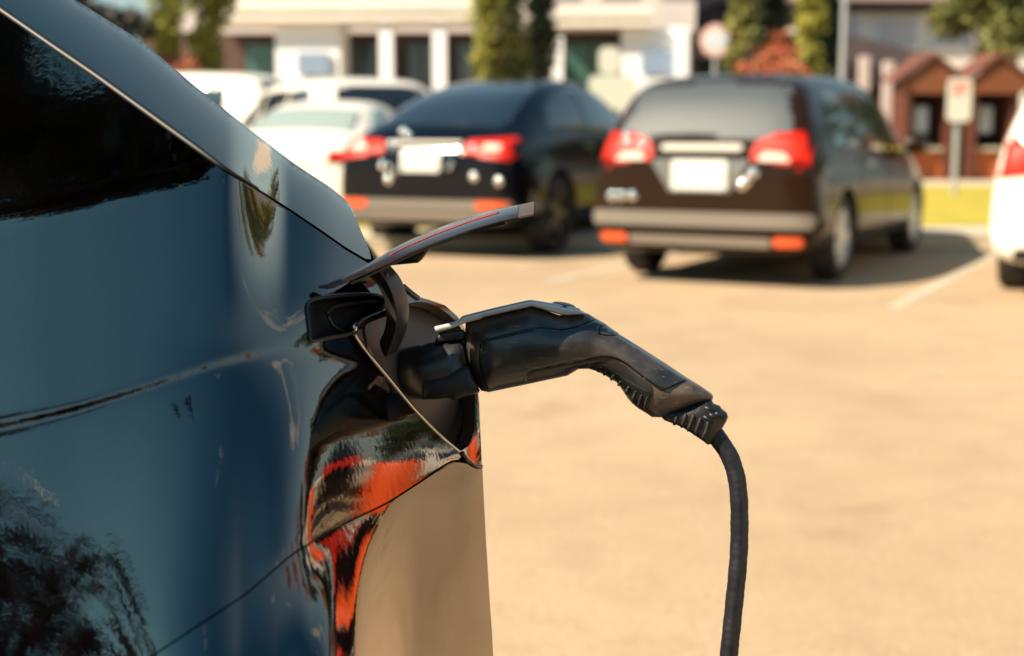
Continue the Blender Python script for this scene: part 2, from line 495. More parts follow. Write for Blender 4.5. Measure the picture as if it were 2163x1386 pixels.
class Car:
    def __init__(s, name, label, cat, loc, heading, paint, stations, wheels, r=0.35, group=None, rimm=M_rim, wd=0.235, sub=2, body_name='body'):
        s.root = thing(name, label, cat, loc, 0, group)
        # local axes: +x forward, +y left, z up
        s.root.rotation_euler = (0, 0, math.pi / 2 - heading)
        vs = []; fs = []
        K = None
        for (x, wl, zb, zm, zbelt, wb, zt, wt) in stations:
            zr = max(zt - 0.09, zbelt + 0.01)
            half = [(0, zb), (.55 * wl, zb), (.92 * wl, zb + .02), (wl, zb + .16), (wl * 1.0, zm), (wb, zbelt), (wt, zr), (.8 * wt, max(zt - .02, zr + .01)), (.4 * wt, zt), (0, zt + .005)]
            ring = half + [(-a, b) for a, b in half[-2:0:-1]]
            K = len(ring)
            vs += [(x, a, b) for a, b in ring]
        n = len(stations)
        for i in range(n - 1):
            for k in range(K): fs.append([i * K + k, i * K + (k + 1) % K, (i + 1) * K + (k + 1) % K, (i + 1) * K + k])
        for i, x in ((0, stations[0]), (n - 1, stations[-1])):
            # end caps as rings shrinking to a flat middle
            zc = sum(v[2] for v in vs[i * K:(i + 1) * K]) / K
            o = len(vs); sg = -1 if i == 0 else 1
            for k in range(K):
                v = vs[i * K + k]; vs.append((v[0] + sg * .03, v[1] * .9, zc + (v[2] - zc) * .86))
            c = len(vs); vs.append((x[0] + sg * .035, 0, zc))
            for k in range(K):
                fs.append([i * K + k, i * K + (k + 1) % K, o + (k + 1) % K, o + k]); fs.append([o + k, o + (k + 1) % K, c])
        me = mesh(vs, fs)
        bm = bmesh.new(); bm.from_mesh(me); bmesh.ops.recalc_face_normals(bm, faces=bm.faces); bm.to_mesh(me); bm.free()
        tmp = bpy.data.objects.new('tmp', me); COL.objects.link(tmp)
        me.materials.append(paint); me.materials.append(M_seal)
        sm = tmp.modifiers.new('s', 'SUBSURF'); sm.levels = sub; sm.render_levels = sub
        cut = MB()
        for (x, y) in wheels:
            for sg in (1, -1):
                cut.lathe([(0.001, -.4), (r + .055, -.4), (r + .055, .4), (0.001, .4)], Matrix.Translation((x, sg * (y + .25), r + .01)), 40)
        cm = mesh(cut.v, cut.f)
        bm = bmesh.new(); bm.from_mesh(cm); bmesh.ops.remove_doubles(bm, verts=bm.verts, dist=.0015); bmesh.ops.recalc_face_normals(bm, faces=bm.faces); bm.to_mesh(cm); bm.free()
        cm.materials.append(paint); cm.materials.append(M_seal)
        for p_ in cm.polygons: p_.material_index = 1
        co = bpy.data.objects.new('cut', cm); COL.objects.link(co)
        bo = tmp.modifiers.new('b', 'BOOLEAN'); bo.object = co; bo.operation = 'DIFFERENCE'; bo.solver = 'EXACT'
        # full skin (before wheel wells) for projecting glass and lamps
        bo.show_viewport = False
        dg = bpy.context.evaluated_depsgraph_get()
        e = tmp.evaluated_get(dg); em = e.to_mesh()
        s.bvh = BVHTree.FromPolygons([v.co.copy() for v in em.vertices], [list(p_.vertices) for p_ in em.polygons])
        e.to_mesh_clear()
        bo.show_viewport = True
        dg = bpy.context.evaluated_depsgraph_get(); dg.update()
        res = bpy.data.meshes.new_from_object(tmp.evaluated_get(dg))
        bpy.data.objects.remove(tmp); bpy.data.objects.remove(co)
        s.body = bpy.data.objects.new(body_name, res); COL.objects.link(s.body); s.body.parent = s.root
        res.polygons.foreach_set('use_smooth', [True] * len(res.polygons))
        sharp(res, 40)
        s.wheels = []
        for (x, y) in wheels:
            for sg in (1, -1): wheel(s.root, x, sg * (y - wd / 2 - .01), r, wd, sg, rimm)
    def on(s, name, poly, view, m, off=.006, step=.05, parent=None, thick=.012):
        """panel following the body skin: polygon in (y, z) seen from behind/front, (x, z) from a side, (x, y) from above"""
        V, F, loops = tri(poly, step)
        used = sorted({i for f in F for i in f}); rm = {i: k for k, i in enumerate(used)}
        V = V[used]; F = [[rm[i] for i in f] for f in F]
        dr = {'rear': Vector((1, 0, 0)), 'front': Vector((-1, 0, 0)), 'left': Vector((0, -1, 0)), 'right': Vector((0, 1, 0)), 'top': Vector((0, 0, -1))}[view]
        def org(a, b):
            if view in ('rear', 'front'): return Vector((0, a, b)) - dr * 9
            if view in ('left', 'right'): return Vector((a, 0, b)) - dr * 9
            return Vector((a, b, 0)) - dr * 9
        vs = []
        for a, b in V:
            o_ = org(a, b)
            h = s.bvh.ray_cast(o_, dr)
            if h[0] is None:
                h = s.bvh.find_nearest(o_ + dr * 8)
            vs.append((h[0] - dr * off))
        n = len(vs)
        vs += [v + dr * (off + thick) for v in vs]
        F2 = [list(f) for f in F] + [[i + n for i in f[::-1]] for f in F]
        l = [rm[i] for i in loops[0] if i in rm]
        for i in range(len(l)): F2.append([l[i], l[(i + 1) % len(l)], l[(i + 1) % len(l)] + n, l[i] + n])
        me = mesh(vs, F2)
        bm = bmesh.new(); bm.from_mesh(me); bmesh.ops.recalc_face_normals(bm, faces=bm.faces); bm.to_mesh(me); bm.free()
        o = link(name, me, m, parent or s.root, smooth=True)
        sharp(me, 40)
        return o
    def mirror(s, x, y, z, m):
        for sg in (1, -1):
            mb = MB(); mb.box((x - .05, sg * y, z - .07), (x + .10, sg * (y + .20), z + .09))
            mb.build('wing_mirror', m, s.root, smooth=True, bevel=.035, seg=3)
def rect(x0, z0, x1, z1, c=0.02):
    return [(x0 + c, z0), (x1 - c, z0), (x1, z0 + c), (x1, z1 - c), (x1 - c, z1), (x0 + c, z1), (x0, z1 - c), (x0, z0 + c)]
def mir(poly): return [(-a, b) for a, b in poly][::-1]

#            x    wl   zb   zm   zbelt  wb   zt   wt
ST_VAN = [(0.00, .92, .30, .60, .98, .90, 1.10, .84), (0.035, .98, .27, .65, 1.05, .95, 1.24, .87), (0.17, 1.0, .25, .70, 1.08, .97, 1.50, .82), (0.34, 1.0, .24, .72, 1.10, .97, 1.72, .78),
          (0.75, 1.0, .23, .72, 1.10, .97, 1.775, .76), (1.7, 1.0, .22, .72, 1.08, .97, 1.80, .77), (2.7, 1.0, .22, .72, 1.06, .97, 1.77, .77), (3.2, 1.0, .22, .72, 1.05, .96, 1.66, .75),
          (3.75, 1.0, .22, .72, 1.04, .95, 1.30, .80), (4.05, .99, .23, .70, 1.02, .92, 1.10, .84), (4.6, .96, .25, .66, .92, .85, .98, .76), (4.95, .84, .30, .56, .74, .74, .82, .62)]
ST_FAST = [(0.00, .88, .34, .64, .96, .86, 1.02, .80), (0.06, .97, .30, .70, 1.06, .93, 1.14, .84), (0.25, 1.0, .27, .74, 1.12, .96, 1.24, .84), (0.7, 1.01, .25, .76, 1.14, .97, 1.46, .74), (1.2, 1.0, .24, .76, 1.13, .97, 1.64, .70),
           (1.9, 1.0, .23, .76, 1.10, .97, 1.76, .70), (2.5, 1.0, .23, .76, 1.08, .97, 1.74, .72), (3.1, 1.0, .23, .75, 1.06, .96, 1.56, .74), (3.7, 1.0, .24, .74, 1.03, .95, 1.22, .80), (4.1, .98, .25, .70, 1.0, .92, 1.06, .82), (4.7, .94, .28, .62, .86, .84, .92, .74), (5.0, .80, .34, .55, .70, .70, .76, .6)]
ST_SED = [(0.00, .84, .30, .60, .90, .82, .98, .76), (0.06, .89, .26, .62, .96, .86, 1.02, .80), (0.5, .91, .22, .65, 1.0, .88, 1.08, .78), (0.9, .92, .20, .66, 1.0, .88, 1.26, .68), (1.4, .92, .20, .66, .99, .88, 1.45, .64),
          (2.0, .92, .20, .66, .98, .88, 1.50, .64), (2.6, .92, .20, .66, .97, .88, 1.42, .65), (3.2, .92, .20, .66, .96, .87, 1.12, .72), (3.5, .91, .21, .65, .94, .85, 1.0, .76), (4.2, .88, .24, .6, .82, .8, .88, .7), (4.6, .76, .3, .5, .66, .66, .72, .56)]

def rear_right_corner(px, py, halfw, head, back=0.0):
    """root position from the ground point under the right rear corner"""
    g = gnd(px, py)
    f = Vector((math.sin(head), math.cos(head), 0)); l = Vector((-f.y, f.x, 0))
    return Vector((g.x, g.y, 0)) + l * halfw - f * back

# brown minivan
hd = R(27)
van = Car('minivan', 'dark brown minivan with chrome bumper strips and bright red tail lamps', 'minivan', rear_right_corner(1782, 593, 0.98, hd, 0.95), hd, M_brown, ST_VAN, [(0.95, 0.98), (4.0, 0.98)], r=.37)
van.on('rear_window', [(-.66, 1.22), (.66, 1.22), (.74, 1.30), (.66, 1.66), (.55, 1.70), (-.55, 1.70), (-.66, 1.66), (-.74, 1.30)], 'rear', M_gglass)
for sg in (1, -1):
    q = [(.44, 1.03), (.95, 1.0), (.985, 1.05), (.98, 1.26), (.9, 1.29), (.62, 1.27), (.46, 1.20), (.42, 1.12)]
    tl = van.on('tail_lamp', q if sg == 1 else mir(q), 'rear', M_red, off=.012)
    q = [(.48, 1.045), (.76, 1.04), (.70, 1.11), (.54, 1.12)]
    van.on('reversing_lamp', q if sg == 1 else mir(q), 'rear', M_lamp, off=.024, parent=tl)
van.on('number_plate', rect(-.24, .80, .24, 1.05), 'rear', M_plate, off=.028)
M_surr = mat('grey_plate_surround', (.14, .135, .125), .25, coat=.3)
van.on('plate_surround', [(-.40, 1.055), (.40, 1.055), (.42, 1.02), (.26, .78), (-.26, .78), (-.42, 1.02)], 'rear', M_surr, off=.014)
van.on('chrome_strip', rect(-.36, 1.125, .36, 1.18, .03), 'rear', mat('pale_grey_strip', (.50, .47, .42), .6, spec=.2), off=.02)
van.on('bumper_strip', rect(-.97, .50, .97, .62, .03), 'rear', M_satin, off=.045, thick=.06)
van.on('lower_bumper_strip', rect(-.62, .34, .62, .42, .02), 'rear', M_satin, off=.03, thick=.05)
for sg in (1, -1):
    q = rect(.64, .35, .88, .43, .02)
    van.on('reflector', q if sg == 1 else mir(q), 'rear', M_orange, off=.034)
van.on('wiper', [(-.10, 1.235), (.46, 1.23), (.46, 1.25), (.1, 1.27), (-.12, 1.26)], 'rear', M_seal, off=.02)
for sd in ('left', 'right'):
    van.on('side_window', [(.72, 1.17), (1.5, 1.13), (1.5, 1.60), (.95, 1.63), (.74, 1.55)], sd, M_dglass)
    van.on('side_window', [(1.58, 1.13), (2.5, 1.10), (2.5, 1.60), (1.58, 1.62)], sd, M_dglass)
    van.on('side_window', [(2.58, 1.10), (3.55, 1.08), (3.25, 1.42), (2.95, 1.55), (2.58, 1.60)], sd, M_dglass)
    van.on('door_handle', rect(1.7, .98, 1.95, 1.01, .01), sd, M_chrome, off=.02)
    van.on('sill_strip', rect(1.45, .30, 3.5, .36, .01), sd, M_black, off=.01)
    van.on('door_seam', rect(2.535, .42, 2.55, 1.08, .003), sd, M_seal, off=.003)
    van.on('door_seam', rect(1.5, .5, 1.515, 1.10, .003), sd, M_seal, off=.003)
van.on('windscreen', [(-.68, 1.20), (.68, 1.20), (.60, 1.60), (-.60, 1.60)], 'front', M_dglass)
van.mirror(3.45, .95, 1.12, M_brown)

def dome(car, name, spots, r=.045):  # small convex mirrors added to throw sun glints
    for y, z in spots:
        h = car.bvh.ray_cast(Vector((-9, y, z)), Vector((1, 0, 0)))
        if h[0] is None: continue
        Rc = r * 2.0; a1_ = R(38); mb = MB(); mb.lathe([(.0005, -Rc + Rc * math.cos(a1_))] + [(Rc * math.sin(a), -Rc * math.cos(a) + Rc * math.cos(a1_)) for a in np.linspace(.05, a1_, 9)] + [(Rc * math.sin(a1_), .02)], Matrix.Translation(h[0]) @ Matrix.Rotation(R(-90), 4, 'Z'), 20)
        mb.build(name, M_glint, car.root, smooth=True)
M_glint = mat('polished_glint', (.85, .82, .78), .06, metal=1.0)  # mirror finish for the added glint domes
dome(van, 'glint_dome', ((.60, .74), (.70, .735), (.79, .73), (-.46, .95), (-.40, .88), (-.36, .845), (-.30, .99), (.70, 1.24), (.68, 1.17), (.69, 1.07), (.52, 1.15)), .036)
dome(van, 'bumper_glint_dome', ((.74, .58), (.84, .55)), .04)
# black fastback crossover
hd2 = R(25)
fst = Car('crossover_car', 'black fastback crossover with red tail lamps and a grey lower bumper', 'car', rear_right_corner(1165, 537, 1.0, hd2, 0.95), hd2, M_nav, ST_FAST, [(0.98, 1.0), (3.95, 1.0)], r=.39, rimm=M_drim)
fst.root.scale = (1.06, 1.06, 1.06)
fst.on('rear_window', [(.30, -.66), (.42, -.70), (1.25, -.58), (1.35, -.5), (1.35, .5), (1.25, .58), (.42, .70), (.30, .66)], 'top', M_dglass)
for sg in (1, -1):
    q = [(.42, .98), (.90, .93), (.965, .99), (.955, 1.10), (.86, 1.15), (.46, 1.12), (.42, 1.06)]
    tl = fst.on('tail_lamp', q if sg == 1 else mir(q), 'rear', M_red, off=.012)
    q = [(.62, 1.03), (.80, 1.02), (.80, 1.08), (.64, 1.09)]
    fst.on('reversing_lamp', q if sg == 1 else mir(q), 'rear', M_lamp, off=.024, parent=tl)
fst.on('number_plate', rect(-.21, .82, .21, 1.03), 'rear', M_plate, off=.03)
fst.on('plate_surround', rect(-.40, .80, .40, 1.05, .04), 'rear', M_nav, off=.012)
fst.on('chrome_strip', rect(-.40, 1.08, .40, 1.11, .01), 'rear', MATS['pale_grey_strip'], off=.02)
fst.on('bumper_strip', rect(-.93, .47, .93, .56, .03), 'rear', M_satin, off=.03, thick=.05)
fst.on('lower_bumper', rect(-.85, .36, .85, .455, .03), 'rear', mat('grey_bumper_plastic', (.20, .17, .14), .5), off=.02, thick=.05)
for sg in (1, -1):
    q = rect(.58, .475, .90, .555, .02)
    fst.on('reflector', q if sg == 1 else mir(q), 'rear', M_orange, off=.036)
for sd in ('left', 'right'):
    fst.on('side_window', [(.95, 1.24), (1.9, 1.20), (1.9, 1.64), (1.5, 1.60), (1.1, 1.42)], sd, M_dglass)
    fst.on('side_window', [(1.96, 1.20), (3.4, 1.12), (3.1, 1.36), (2.75, 1.54), (2.3, 1.64), (1.96, 1.65)], sd, M_dglass)
    fst.on('door_handle', rect(1.7, 1.04, 1.95, 1.07, .01), sd, M_chrome, off=.02)
    fst.on('door_seam', rect(1.93, .42, 1.945, 1.18, .003), sd, M_seal, off=.003)
    fst.on('arch_trim', rect(1.5, .28, 3.4, .38, .01), sd, M_black, off=.01)
fst.on('windscreen', [(-.68, 1.18), (.68, 1.18), (.58, 1.55), (-.58, 1.55)], 'front', M_dglass)
fst.mirror(3.3, .95, 1.14, M_nav)

dome(fst, 'glint_dome', ((.30, 1.19), (.22, 1.15), (.34, 1.06), (.42, .88), (.34, .87), (.28, .83), (-.32, .90), (-.30, .86), (.36, .74), (.70, 1.06), (-.52, 1.04)), .036)
dome(fst, 'bumper_glint_dome', ((-.55, .78), (-.80, .74)), .036)
def plain_car(name, label, cat, loc, hd, paint, st, wheels, r=.33, glass=M_dglass, kind='sedan', group=None):
    c = Car(name, label, cat, loc, hd, paint, st, wheels, r=r, group=group)
    W = st[3][1]
    if kind == 'sedan':
        c.on('rear_window', [(.62, -.62), (1.22, -.54), (1.22, .54), (.62, .62)], 'top', glass)
        for sd in ('left', 'right'):
            c.on('side_window', [(.85, 1.06), (1.85, 1.04), (1.85, 1.38), (1.55, 1.37), (1.15, 1.25)], sd, glass)
            c.on('side_window', [(1.93, 1.04), (3.0, 1.02), (2.75, 1.20), (2.4, 1.34), (1.93, 1.385)], sd, glass)
            c.on('door_handle', rect(1.6, .86, 1.8, .89, .01), sd, M_chrome, off=.02)
            c.on('door_seam', rect(1.88, .30, 1.893, 1.02, .003), sd, M_seal, off=.003)
        for sg in (1, -1):
            q = [(.52, .80), (.84, .78), (.86, .86), (.80, .93), (.54, .92)]
            c.on('tail_lamp', q if sg == 1 else mir(q), 'rear', M_red, off=.012)
            q = [(.40, .60), (.74, .62), (.76, .70), (.45, .68)]
            c.on('headlight', q if sg == 1 else mir(q), 'front', M_lamp, off=.012)
        c.on('number_plate', rect(-.2, .66, .2, .80), 'rear', M_plate, off=.02)
        c.on('windscreen', [(-.6, 1.04), (.6, 1.04), (.54, 1.36), (-.54, 1.36)], 'front', glass)
        c.mirror(2.85, .88, 1.0, paint)
    else:
        c.on('rear_window', [(-.66, 1.22), (.66, 1.22), (.70, 1.30), (.6, 1.66), (-.6, 1.66), (-.70, 1.30)], 'rear', glass)
        for sd in ('left', 'right'):
            c.on('side_window', [(.72, 1.17), (1.5, 1.13), (1.5, 1.60), (.95, 1.63), (.74, 1.55)], sd, glass)
            c.on('side_window', [(1.58, 1.13), (2.5, 1.10), (2.5, 1.60), (1.58, 1.62)], sd, glass)
            c.on('side_window', [(2.58, 1.10), (3.55, 1.08), (3.25, 1.42), (2.95, 1.55), (2.58, 1.60)], sd, glass)
            c.on('door_handle', rect(1.7, .98, 1.95, 1.01, .01), sd, M_chrome, off=.02)
            c.on('door_seam', rect(2.535, .32, 2.55, 1.08, .003), sd, M_seal, off=.003)
        for sg in (1, -1):
            q = [(.62, .98), (.93, .93), (.975, 1.0), (.97, 1.28), (.88, 1.30), (.70, 1.14)]
            c.on('tail_lamp', q if sg == 1 else mir(q), 'rear', M_red, off=.012)
            q = [(.40, .66), (.76, .68), (.80, .80), (.45, .76)]
            c.on('headlight', q if sg == 1 else mir(q), 'front', M_lamp, off=.012)
        c.on('number_plate', rect(-.24, .80, .24, .95), 'rear', M_plate, off=.02)
        c.on('bumper_trim', rect(-.80, .30, .80, .40, .03), 'rear', M_black, off=.02)
        c.on('windscreen', [(-.68, 1.20), (.68, 1.20), (.60, 1.60), (-.60, 1.60)], 'front', glass)
        c.mirror(3.45, .95, 1.12, paint)
    return c
# white cars
q = gnd(2108, 606); f = Vector((math.sin(R(24)), math.cos(R(24)), 0)); l = Vector((-f.y, f.x, 0))
plain_car('parked_car', 'white car at the right edge with one red tail lamp showing', 'car', Vector((q.x, q.y, 0)) - l * .98 - f * .95, R(24), M_white, ST_VAN, [(0.95, .98), (4.0, .98)], r=.37, kind='van')
p = atY(592, 300, 17.0)
c = plain_car('parked_car', 'cream white sedan in full sun left of the black crossover', 'car', (p.x, 17.0, 0), R(10), M_white, ST_SED, [(0.9, .90), (3.65, .90)], glass=M_pglass)
c.root.scale = (1.12, 1.12, 1.12)
p = atY(760, 250, 22.5)
plain_car('parked_car', 'white tall car behind the cream white sedan', 'car', (p.x + .55, 21.5, 0), R(-28), M_white, ST_VAN, [(0.95, .98), (4.0, .98)], r=.37, glass=M_dglass, kind='van').root.scale = (1.16, 1.16, 1.16)
p = atY(610, 200, 27)
plain_car('parked_van', 'white van with a dark window band furthest left in the lot', 'van', (p.x + .2, 27.0, 0), R(-72), M_white, ST_VAN, [(0.95, .98), (4.0, .98)], r=.37, kind='van').root.scale = (1.3, 1.3, 1.3)
plain_car('parked_van', 'unseen black van added to darken what the plug mirrors', 'van', (.9, -1.7, 0), R(188), M_nav, ST_VAN, [(0.95, .98), (4.0, .98)], r=.37, kind='van')  # added out of view to keep the plug's lower half dark
M_drum = mat('orange_drum_plastic', (.75, .09, .012), .45)  # unseen drums added to mirror orange and dark streaks in the flank
for i, (X, Y, lab) in enumerate(((6.15, 8.45, 'added orange drum mirrored nearest the plug'), (7.0, 7.75, 'added orange drum mirrored toward the port lip'))):
    t = thing('streak_drum', lab, 'traffic drum', (X, Y, 0), 0, 'added reflection drums')
    up = Matrix.Rotation(R(90), 4, 'X')
    mb = MB(); mb.lathe([(.001, 0), (.34, 0), (.34, .06), (.29, .08), (.27, .55), (.25, 1.0), (.22, 1.06), (.001, 1.06)], up, 28); mb.build('barrel', M_drum, t, smooth='auto')
    mb = MB(); mb.lathe([(.272, .50), (.262, .72)], up, 28); mb.build('dark_band', M_seal, t, smooth=True)
    mb = MB(); mb.lathe([(.30, .01), (.40, .01), (.40, .09), (.30, .09)], up, 28, True); mb.build('rubber_base', M_tyre, t, smooth='auto')
# cars beside the photographer, seen mirrored in the charging car's flank
plain_car('parked_car', 'black tall car behind the orange drums mirrored in the flank', 'car', (6.9, 9.5, 0), R(27), M_nav, ST_VAN, [(0.95, .98), (4.0, .98)], r=.37, kind='van')
plain_car('parked_car', 'white sedan mirrored beside the charging port', 'car', (9.5, 8.2, 0), R(27), M_white, ST_SED, [(0.9, .90), (3.65, .90)])
plain_car('parked_car', 'black car mirrored low in the charging car flank', 'car', (12.1, 6.9, 0), R(27), M_nav, ST_VAN, [(0.95, .98), (4.0, .98)], r=.37, kind='van')

# ------------------------------------------------------------------ trees
M_bark = mat('orange_brown_bark', (.22, .10, .05), .9, var=(8, (.14, .06, .03)))
def leafmat(name, c1, c2, sc=1.6):
    return mat(name, c1, .7, var=(sc, c2, .16))
L_yel = leafmat('yellow_green_leaf', (.08, .10, .012), (.34, .31, .04))
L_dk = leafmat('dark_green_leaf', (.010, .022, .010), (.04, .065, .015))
L_aut = leafmat('rust_orange_leaf', (.28, .05, .015), (.55, .20, .10), 2.0)
L_gold = leafmat('gold_leaf', (.45, .28, .02), (.60, .42, .05))
L_mid = leafmat('olive_leaf', (.05, .07, .015), (.24, .22, .05))
def leaves(clumps, n, size):
    """leaf-sized quads through the volume of ellipsoid clumps (centre, radii)"""
    vs = []; fs = []
    vol = np.array([r[0] * r[1] * r[2] for c, r in clumps]) ** .75; vol /= vol.sum()
    idx = rng.choice(len(clumps), n, p=vol)
    for i in idx:
        c, r = clumps[i]
        d = rng.normal(size=3); d /= np.linalg.norm(d)
        rad = rng.random() ** .45
        p_ = np.array(c) + d * np.array(r) * rad
        a = rng.normal(size=3); a /= np.linalg.norm(a)
        b = np.cross(a, rng.normal(size=3)); b /= np.linalg.norm(b)
        sz = size * (.6 + .8 * rng.random())
        o = len(vs)
        for u, v in ((-1, 0), (0, -.5), (1, 0), (0, .5)): vs.append(p_ + a * u * sz + b * v * sz)
        fs.append([o, o + 1, o + 2, o + 3])
    return mesh(vs, fs)
def tree(name, label, X, Y, trunk_h, trunk_r, clumps, n, size, lm, group=None, limbs=6, cat='tree', z=0.0):
    t = thing(name, label, cat, (X, Y, z), 0, group)
    mb = MB()
    zt = max(c[2] for c, r in clumps)
    mb.tube([(0, 0, 0), (.03, .02, trunk_h * .5), (0, 0, trunk_h), (.02, 0, trunk_h + (zt - trunk_h) * .6)], [trunk_r, trunk_r * .8, trunk_r * .65, trunk_r * .25], 10)
    for c, r in clumps[:limbs]:
        s0 = Vector((0, 0, trunk_h * .9)); e = Vector(c)
        mb.tube([s0, s0.lerp(e, .5) + Vector((0, 0, .1)), e], [trunk_r * .4, trunk_r * .25, trunk_r * .1], 6)
    mb.build('trunk', M_bark, t, smooth=True)
    link('crown', leaves(clumps, n, size), lm, t)
    return t
# ------------------------------------------------------------------ buildings
def mbx(*bs):
    m = MB()
    for a, b in bs: m.box(a, b)
    return m
M_cream = mat('cream_render', (.80, .74, .66), .8, var=(1.5, (.72, .67, .60)))
M_whitew = mat('white_painted_wall', (.84, .84, .86), .7)
M_lav = mat('pale_lavender_wall', (.50, .46, .46), .8, var=(.8, (.60, .52, .46)))
M_brick = mat('dark_brown_brick', (.06, .036, .03), .85, var=(5, (.11, .06, .045)))
M_glassb = mat('dark_shop_glass', (.02, .04, .045), .06, spec=.8, coat=.4)
M_glassg = mat('green_shop_glass', (.05, .12, .10), .12, spec=.8)
M_frame = mat('brown_window_frame', (.035, .026, .025), .6)
M_eave = mat('dark_eave', (.035, .03, .035), .8)
M_roofg = mat('grey_shingle_roof', (.16, .15, .16), .85, var=(4, (.10, .09, .10)))
M_wood = mat('red_brown_timber', (.12, .032, .015), .7, var=(6, (.07, .02, .01)))
M_post_early = mat('galvanised_post', (.45, .46, .48), .4, metal=.5)
M_dark = mat('interior_shade', (.012, .008, .007), .9)  # black base stands in for shade inside porch and booths

A = atY(470, 40, 41.5).xy; B = atY(1440, 60, 40.5).xy
fac = (B - A); FL = fac.length; fd = fac.normalized(); fnrm = Vector((fd.y, -fd.x))       # fnrm faces the viewer
ang = math.atan2(fd.y, fd.x)
def fx(px):
    r_ = P(px, HOR, 1.0); r_ = Vector((r_.x, r_.y))
    # A + fd*t = r_*s
    det = fd.x * (-r_.y) - fd.y * (-r_.x)
    t = (-A.x * (-r_.y) + A.y * (-r_.x)) / det
    return t
shop = thing('shop_building', 'white and cream shop row with a flat canopy on pale pillars', 'building', (A.x, A.y, 0), ang)
x0, x1 = fx(300), fx(1470)
mbx(((x0, .0, 0), (x1, 9, 3.93))).build('wall', M_brick, shop)
xm = fx(1168)
mbx(((fx(475), -1.9, 4.13), (fx(1100), .3, 4.6)), ((fx(540), -1.97, 4.4), (fx(1100), -1.903, 4.72))).build('canopy', M_cream, shop)
mbx(((xm, -1.9, 3.953), (fx(1372), .3, 4.38)), ((xm, -1.97, 4.2), (fx(1372), -1.903, 4.46))).build('canopy', M_cream, shop)
mbx(((x0 + .5, 1.2, 3.96), (x1, 9, 7.4))).build('upper_wall', M_lav, shop)
for px0, px1, m_ in ((520, 612, M_glassg), (742, 826, M_glassb), (848, 934, M_glassb), (955, 1010, M_glassb), (1190, 1306, M_glassg)):
    a, b = fx(px0), fx(px1)
    fr = mbx(((a, -.10, .35), (b, -.004, 3.75))).build('window', M_frame, shop)
    mbx(((a + .10, -.14, .5), (b - .10, -.104, 3.6))).build('pane', m_, fr)
    mbx(((a + .02, -.17, 1.1), (b - .02, -.144, 1.22))).build('transom', M_cream, fr)
for px0, px1 in ((612, 742), (1312, 1452)):
    a, b = fx(px0), fx(px1)
    mbx(((a, -1.5, 0), (b, -.003, 3.93 if px0 > 1100 else 4.11))).build('white_bay', M_whitew, shop)
    d = MB()
    for k in range(6): d.box((a + .3, -1.56, .1 + k * .42), (b - .3, -1.503, .5 + k * .42))
    d.build('shutter', mat('white_shutter', (.70, .71, .74), .6), shop)
for px in (838, 945, 1180, 1432):
    a = fx(px)
    mbx(((a - .18, -1.75, 0), (a + .18, -1.45, 3.95 if px > 1100 else 4.128))).build('pillar', M_whitew, shop)
for px0, px1 in ((742, 826), (848, 934), (1190, 1306)):
    a, b = fx(px0), fx(px1)
    mbx(((a + .15, -.62, 0), (b - .15, -.25, .75))).build('planter', mat('terracotta_planter', (.36, .16, .09), .8), shop)
    link('planter_leaves', leaves([((a + (b - a) * t, -.43, 1.0), (.28, .2, .34)) for t in (.25, .5, .75)], 260, .07), L_yel, shop)
    mbx((((a + b) / 2 - .035, -.17, 1.23), ((a + b) / 2 + .035, -.145, 3.6))).build('mullion', M_frame, shop)
for px in (1010, 1310):
    a = fx(px)
    MB().tube([(a, -.22, 0), (a, -.22, 3.9)], .05, 8).build('downpipe', M_post_early, shop)
for px in (690, 1385):
    a = fx(px)
    mbx(((a - .45, -1.62, 2.7), (a + .45, -1.565, 3.3))).build('notice_panel', mat('blue_grey_panel', (.22, .30, .42), .5), shop)
for k in range(9):
    a = x0 + 1.4 + k * (x1 - x0 - 2.5) / 8
    fr = mbx(((a, 1.12, 5.0), (a + 1.1, 1.196, 6.4))).build('window', M_cream, shop)
    mbx(((a + .08, 1.08, 5.08), (a + 1.02, 1.116, 6.32))).build('pane', mat('blue_sky_pane', (.22, .28, .36), .1), fr)  # sky's mirror image put into the pane colour

# gabled house beside the shop row
q = atY(1610, 30, 47)
house = thing('gabled_house', 'grey house with a shallow dark gable behind the round sign', 'house', (q.x, 47, 0), R(6))
mbx(((-3.3, 0, 0), (4.2, 8, 4.6))).build('wall', M_lav, house)
mb = MB(); mb.prism([(-4.6, 4.6), (-1.6, 5.85), (4.8, 5.9), (5.2, 5.3), (5.2, 5.1), (-1.5, 5.2), (-4.4, 4.3)], -1.2, 8.5); mb.build('roof', M_roofg, house)
mbx(((-4.0, -1.1, 4.0), (5.0, -1.0, 5.0))).build('gable_board', M_eave, house)
for a in (-2.4, -.4, 1.6):
    fr = mbx(((a, -.08, 1.2), (a + 1.3, -.004, 3.6))).build('window', M_cream, house)
    mbx(((a + .1, -.11, 1.3), (a + 1.2, -.084, 3.5))).build('pane', M_glassb, fr)
mbx(((-3.6, -1.3, 0), (-3.2, -1.0, 4.0))).build('porch_post', M_cream, house)

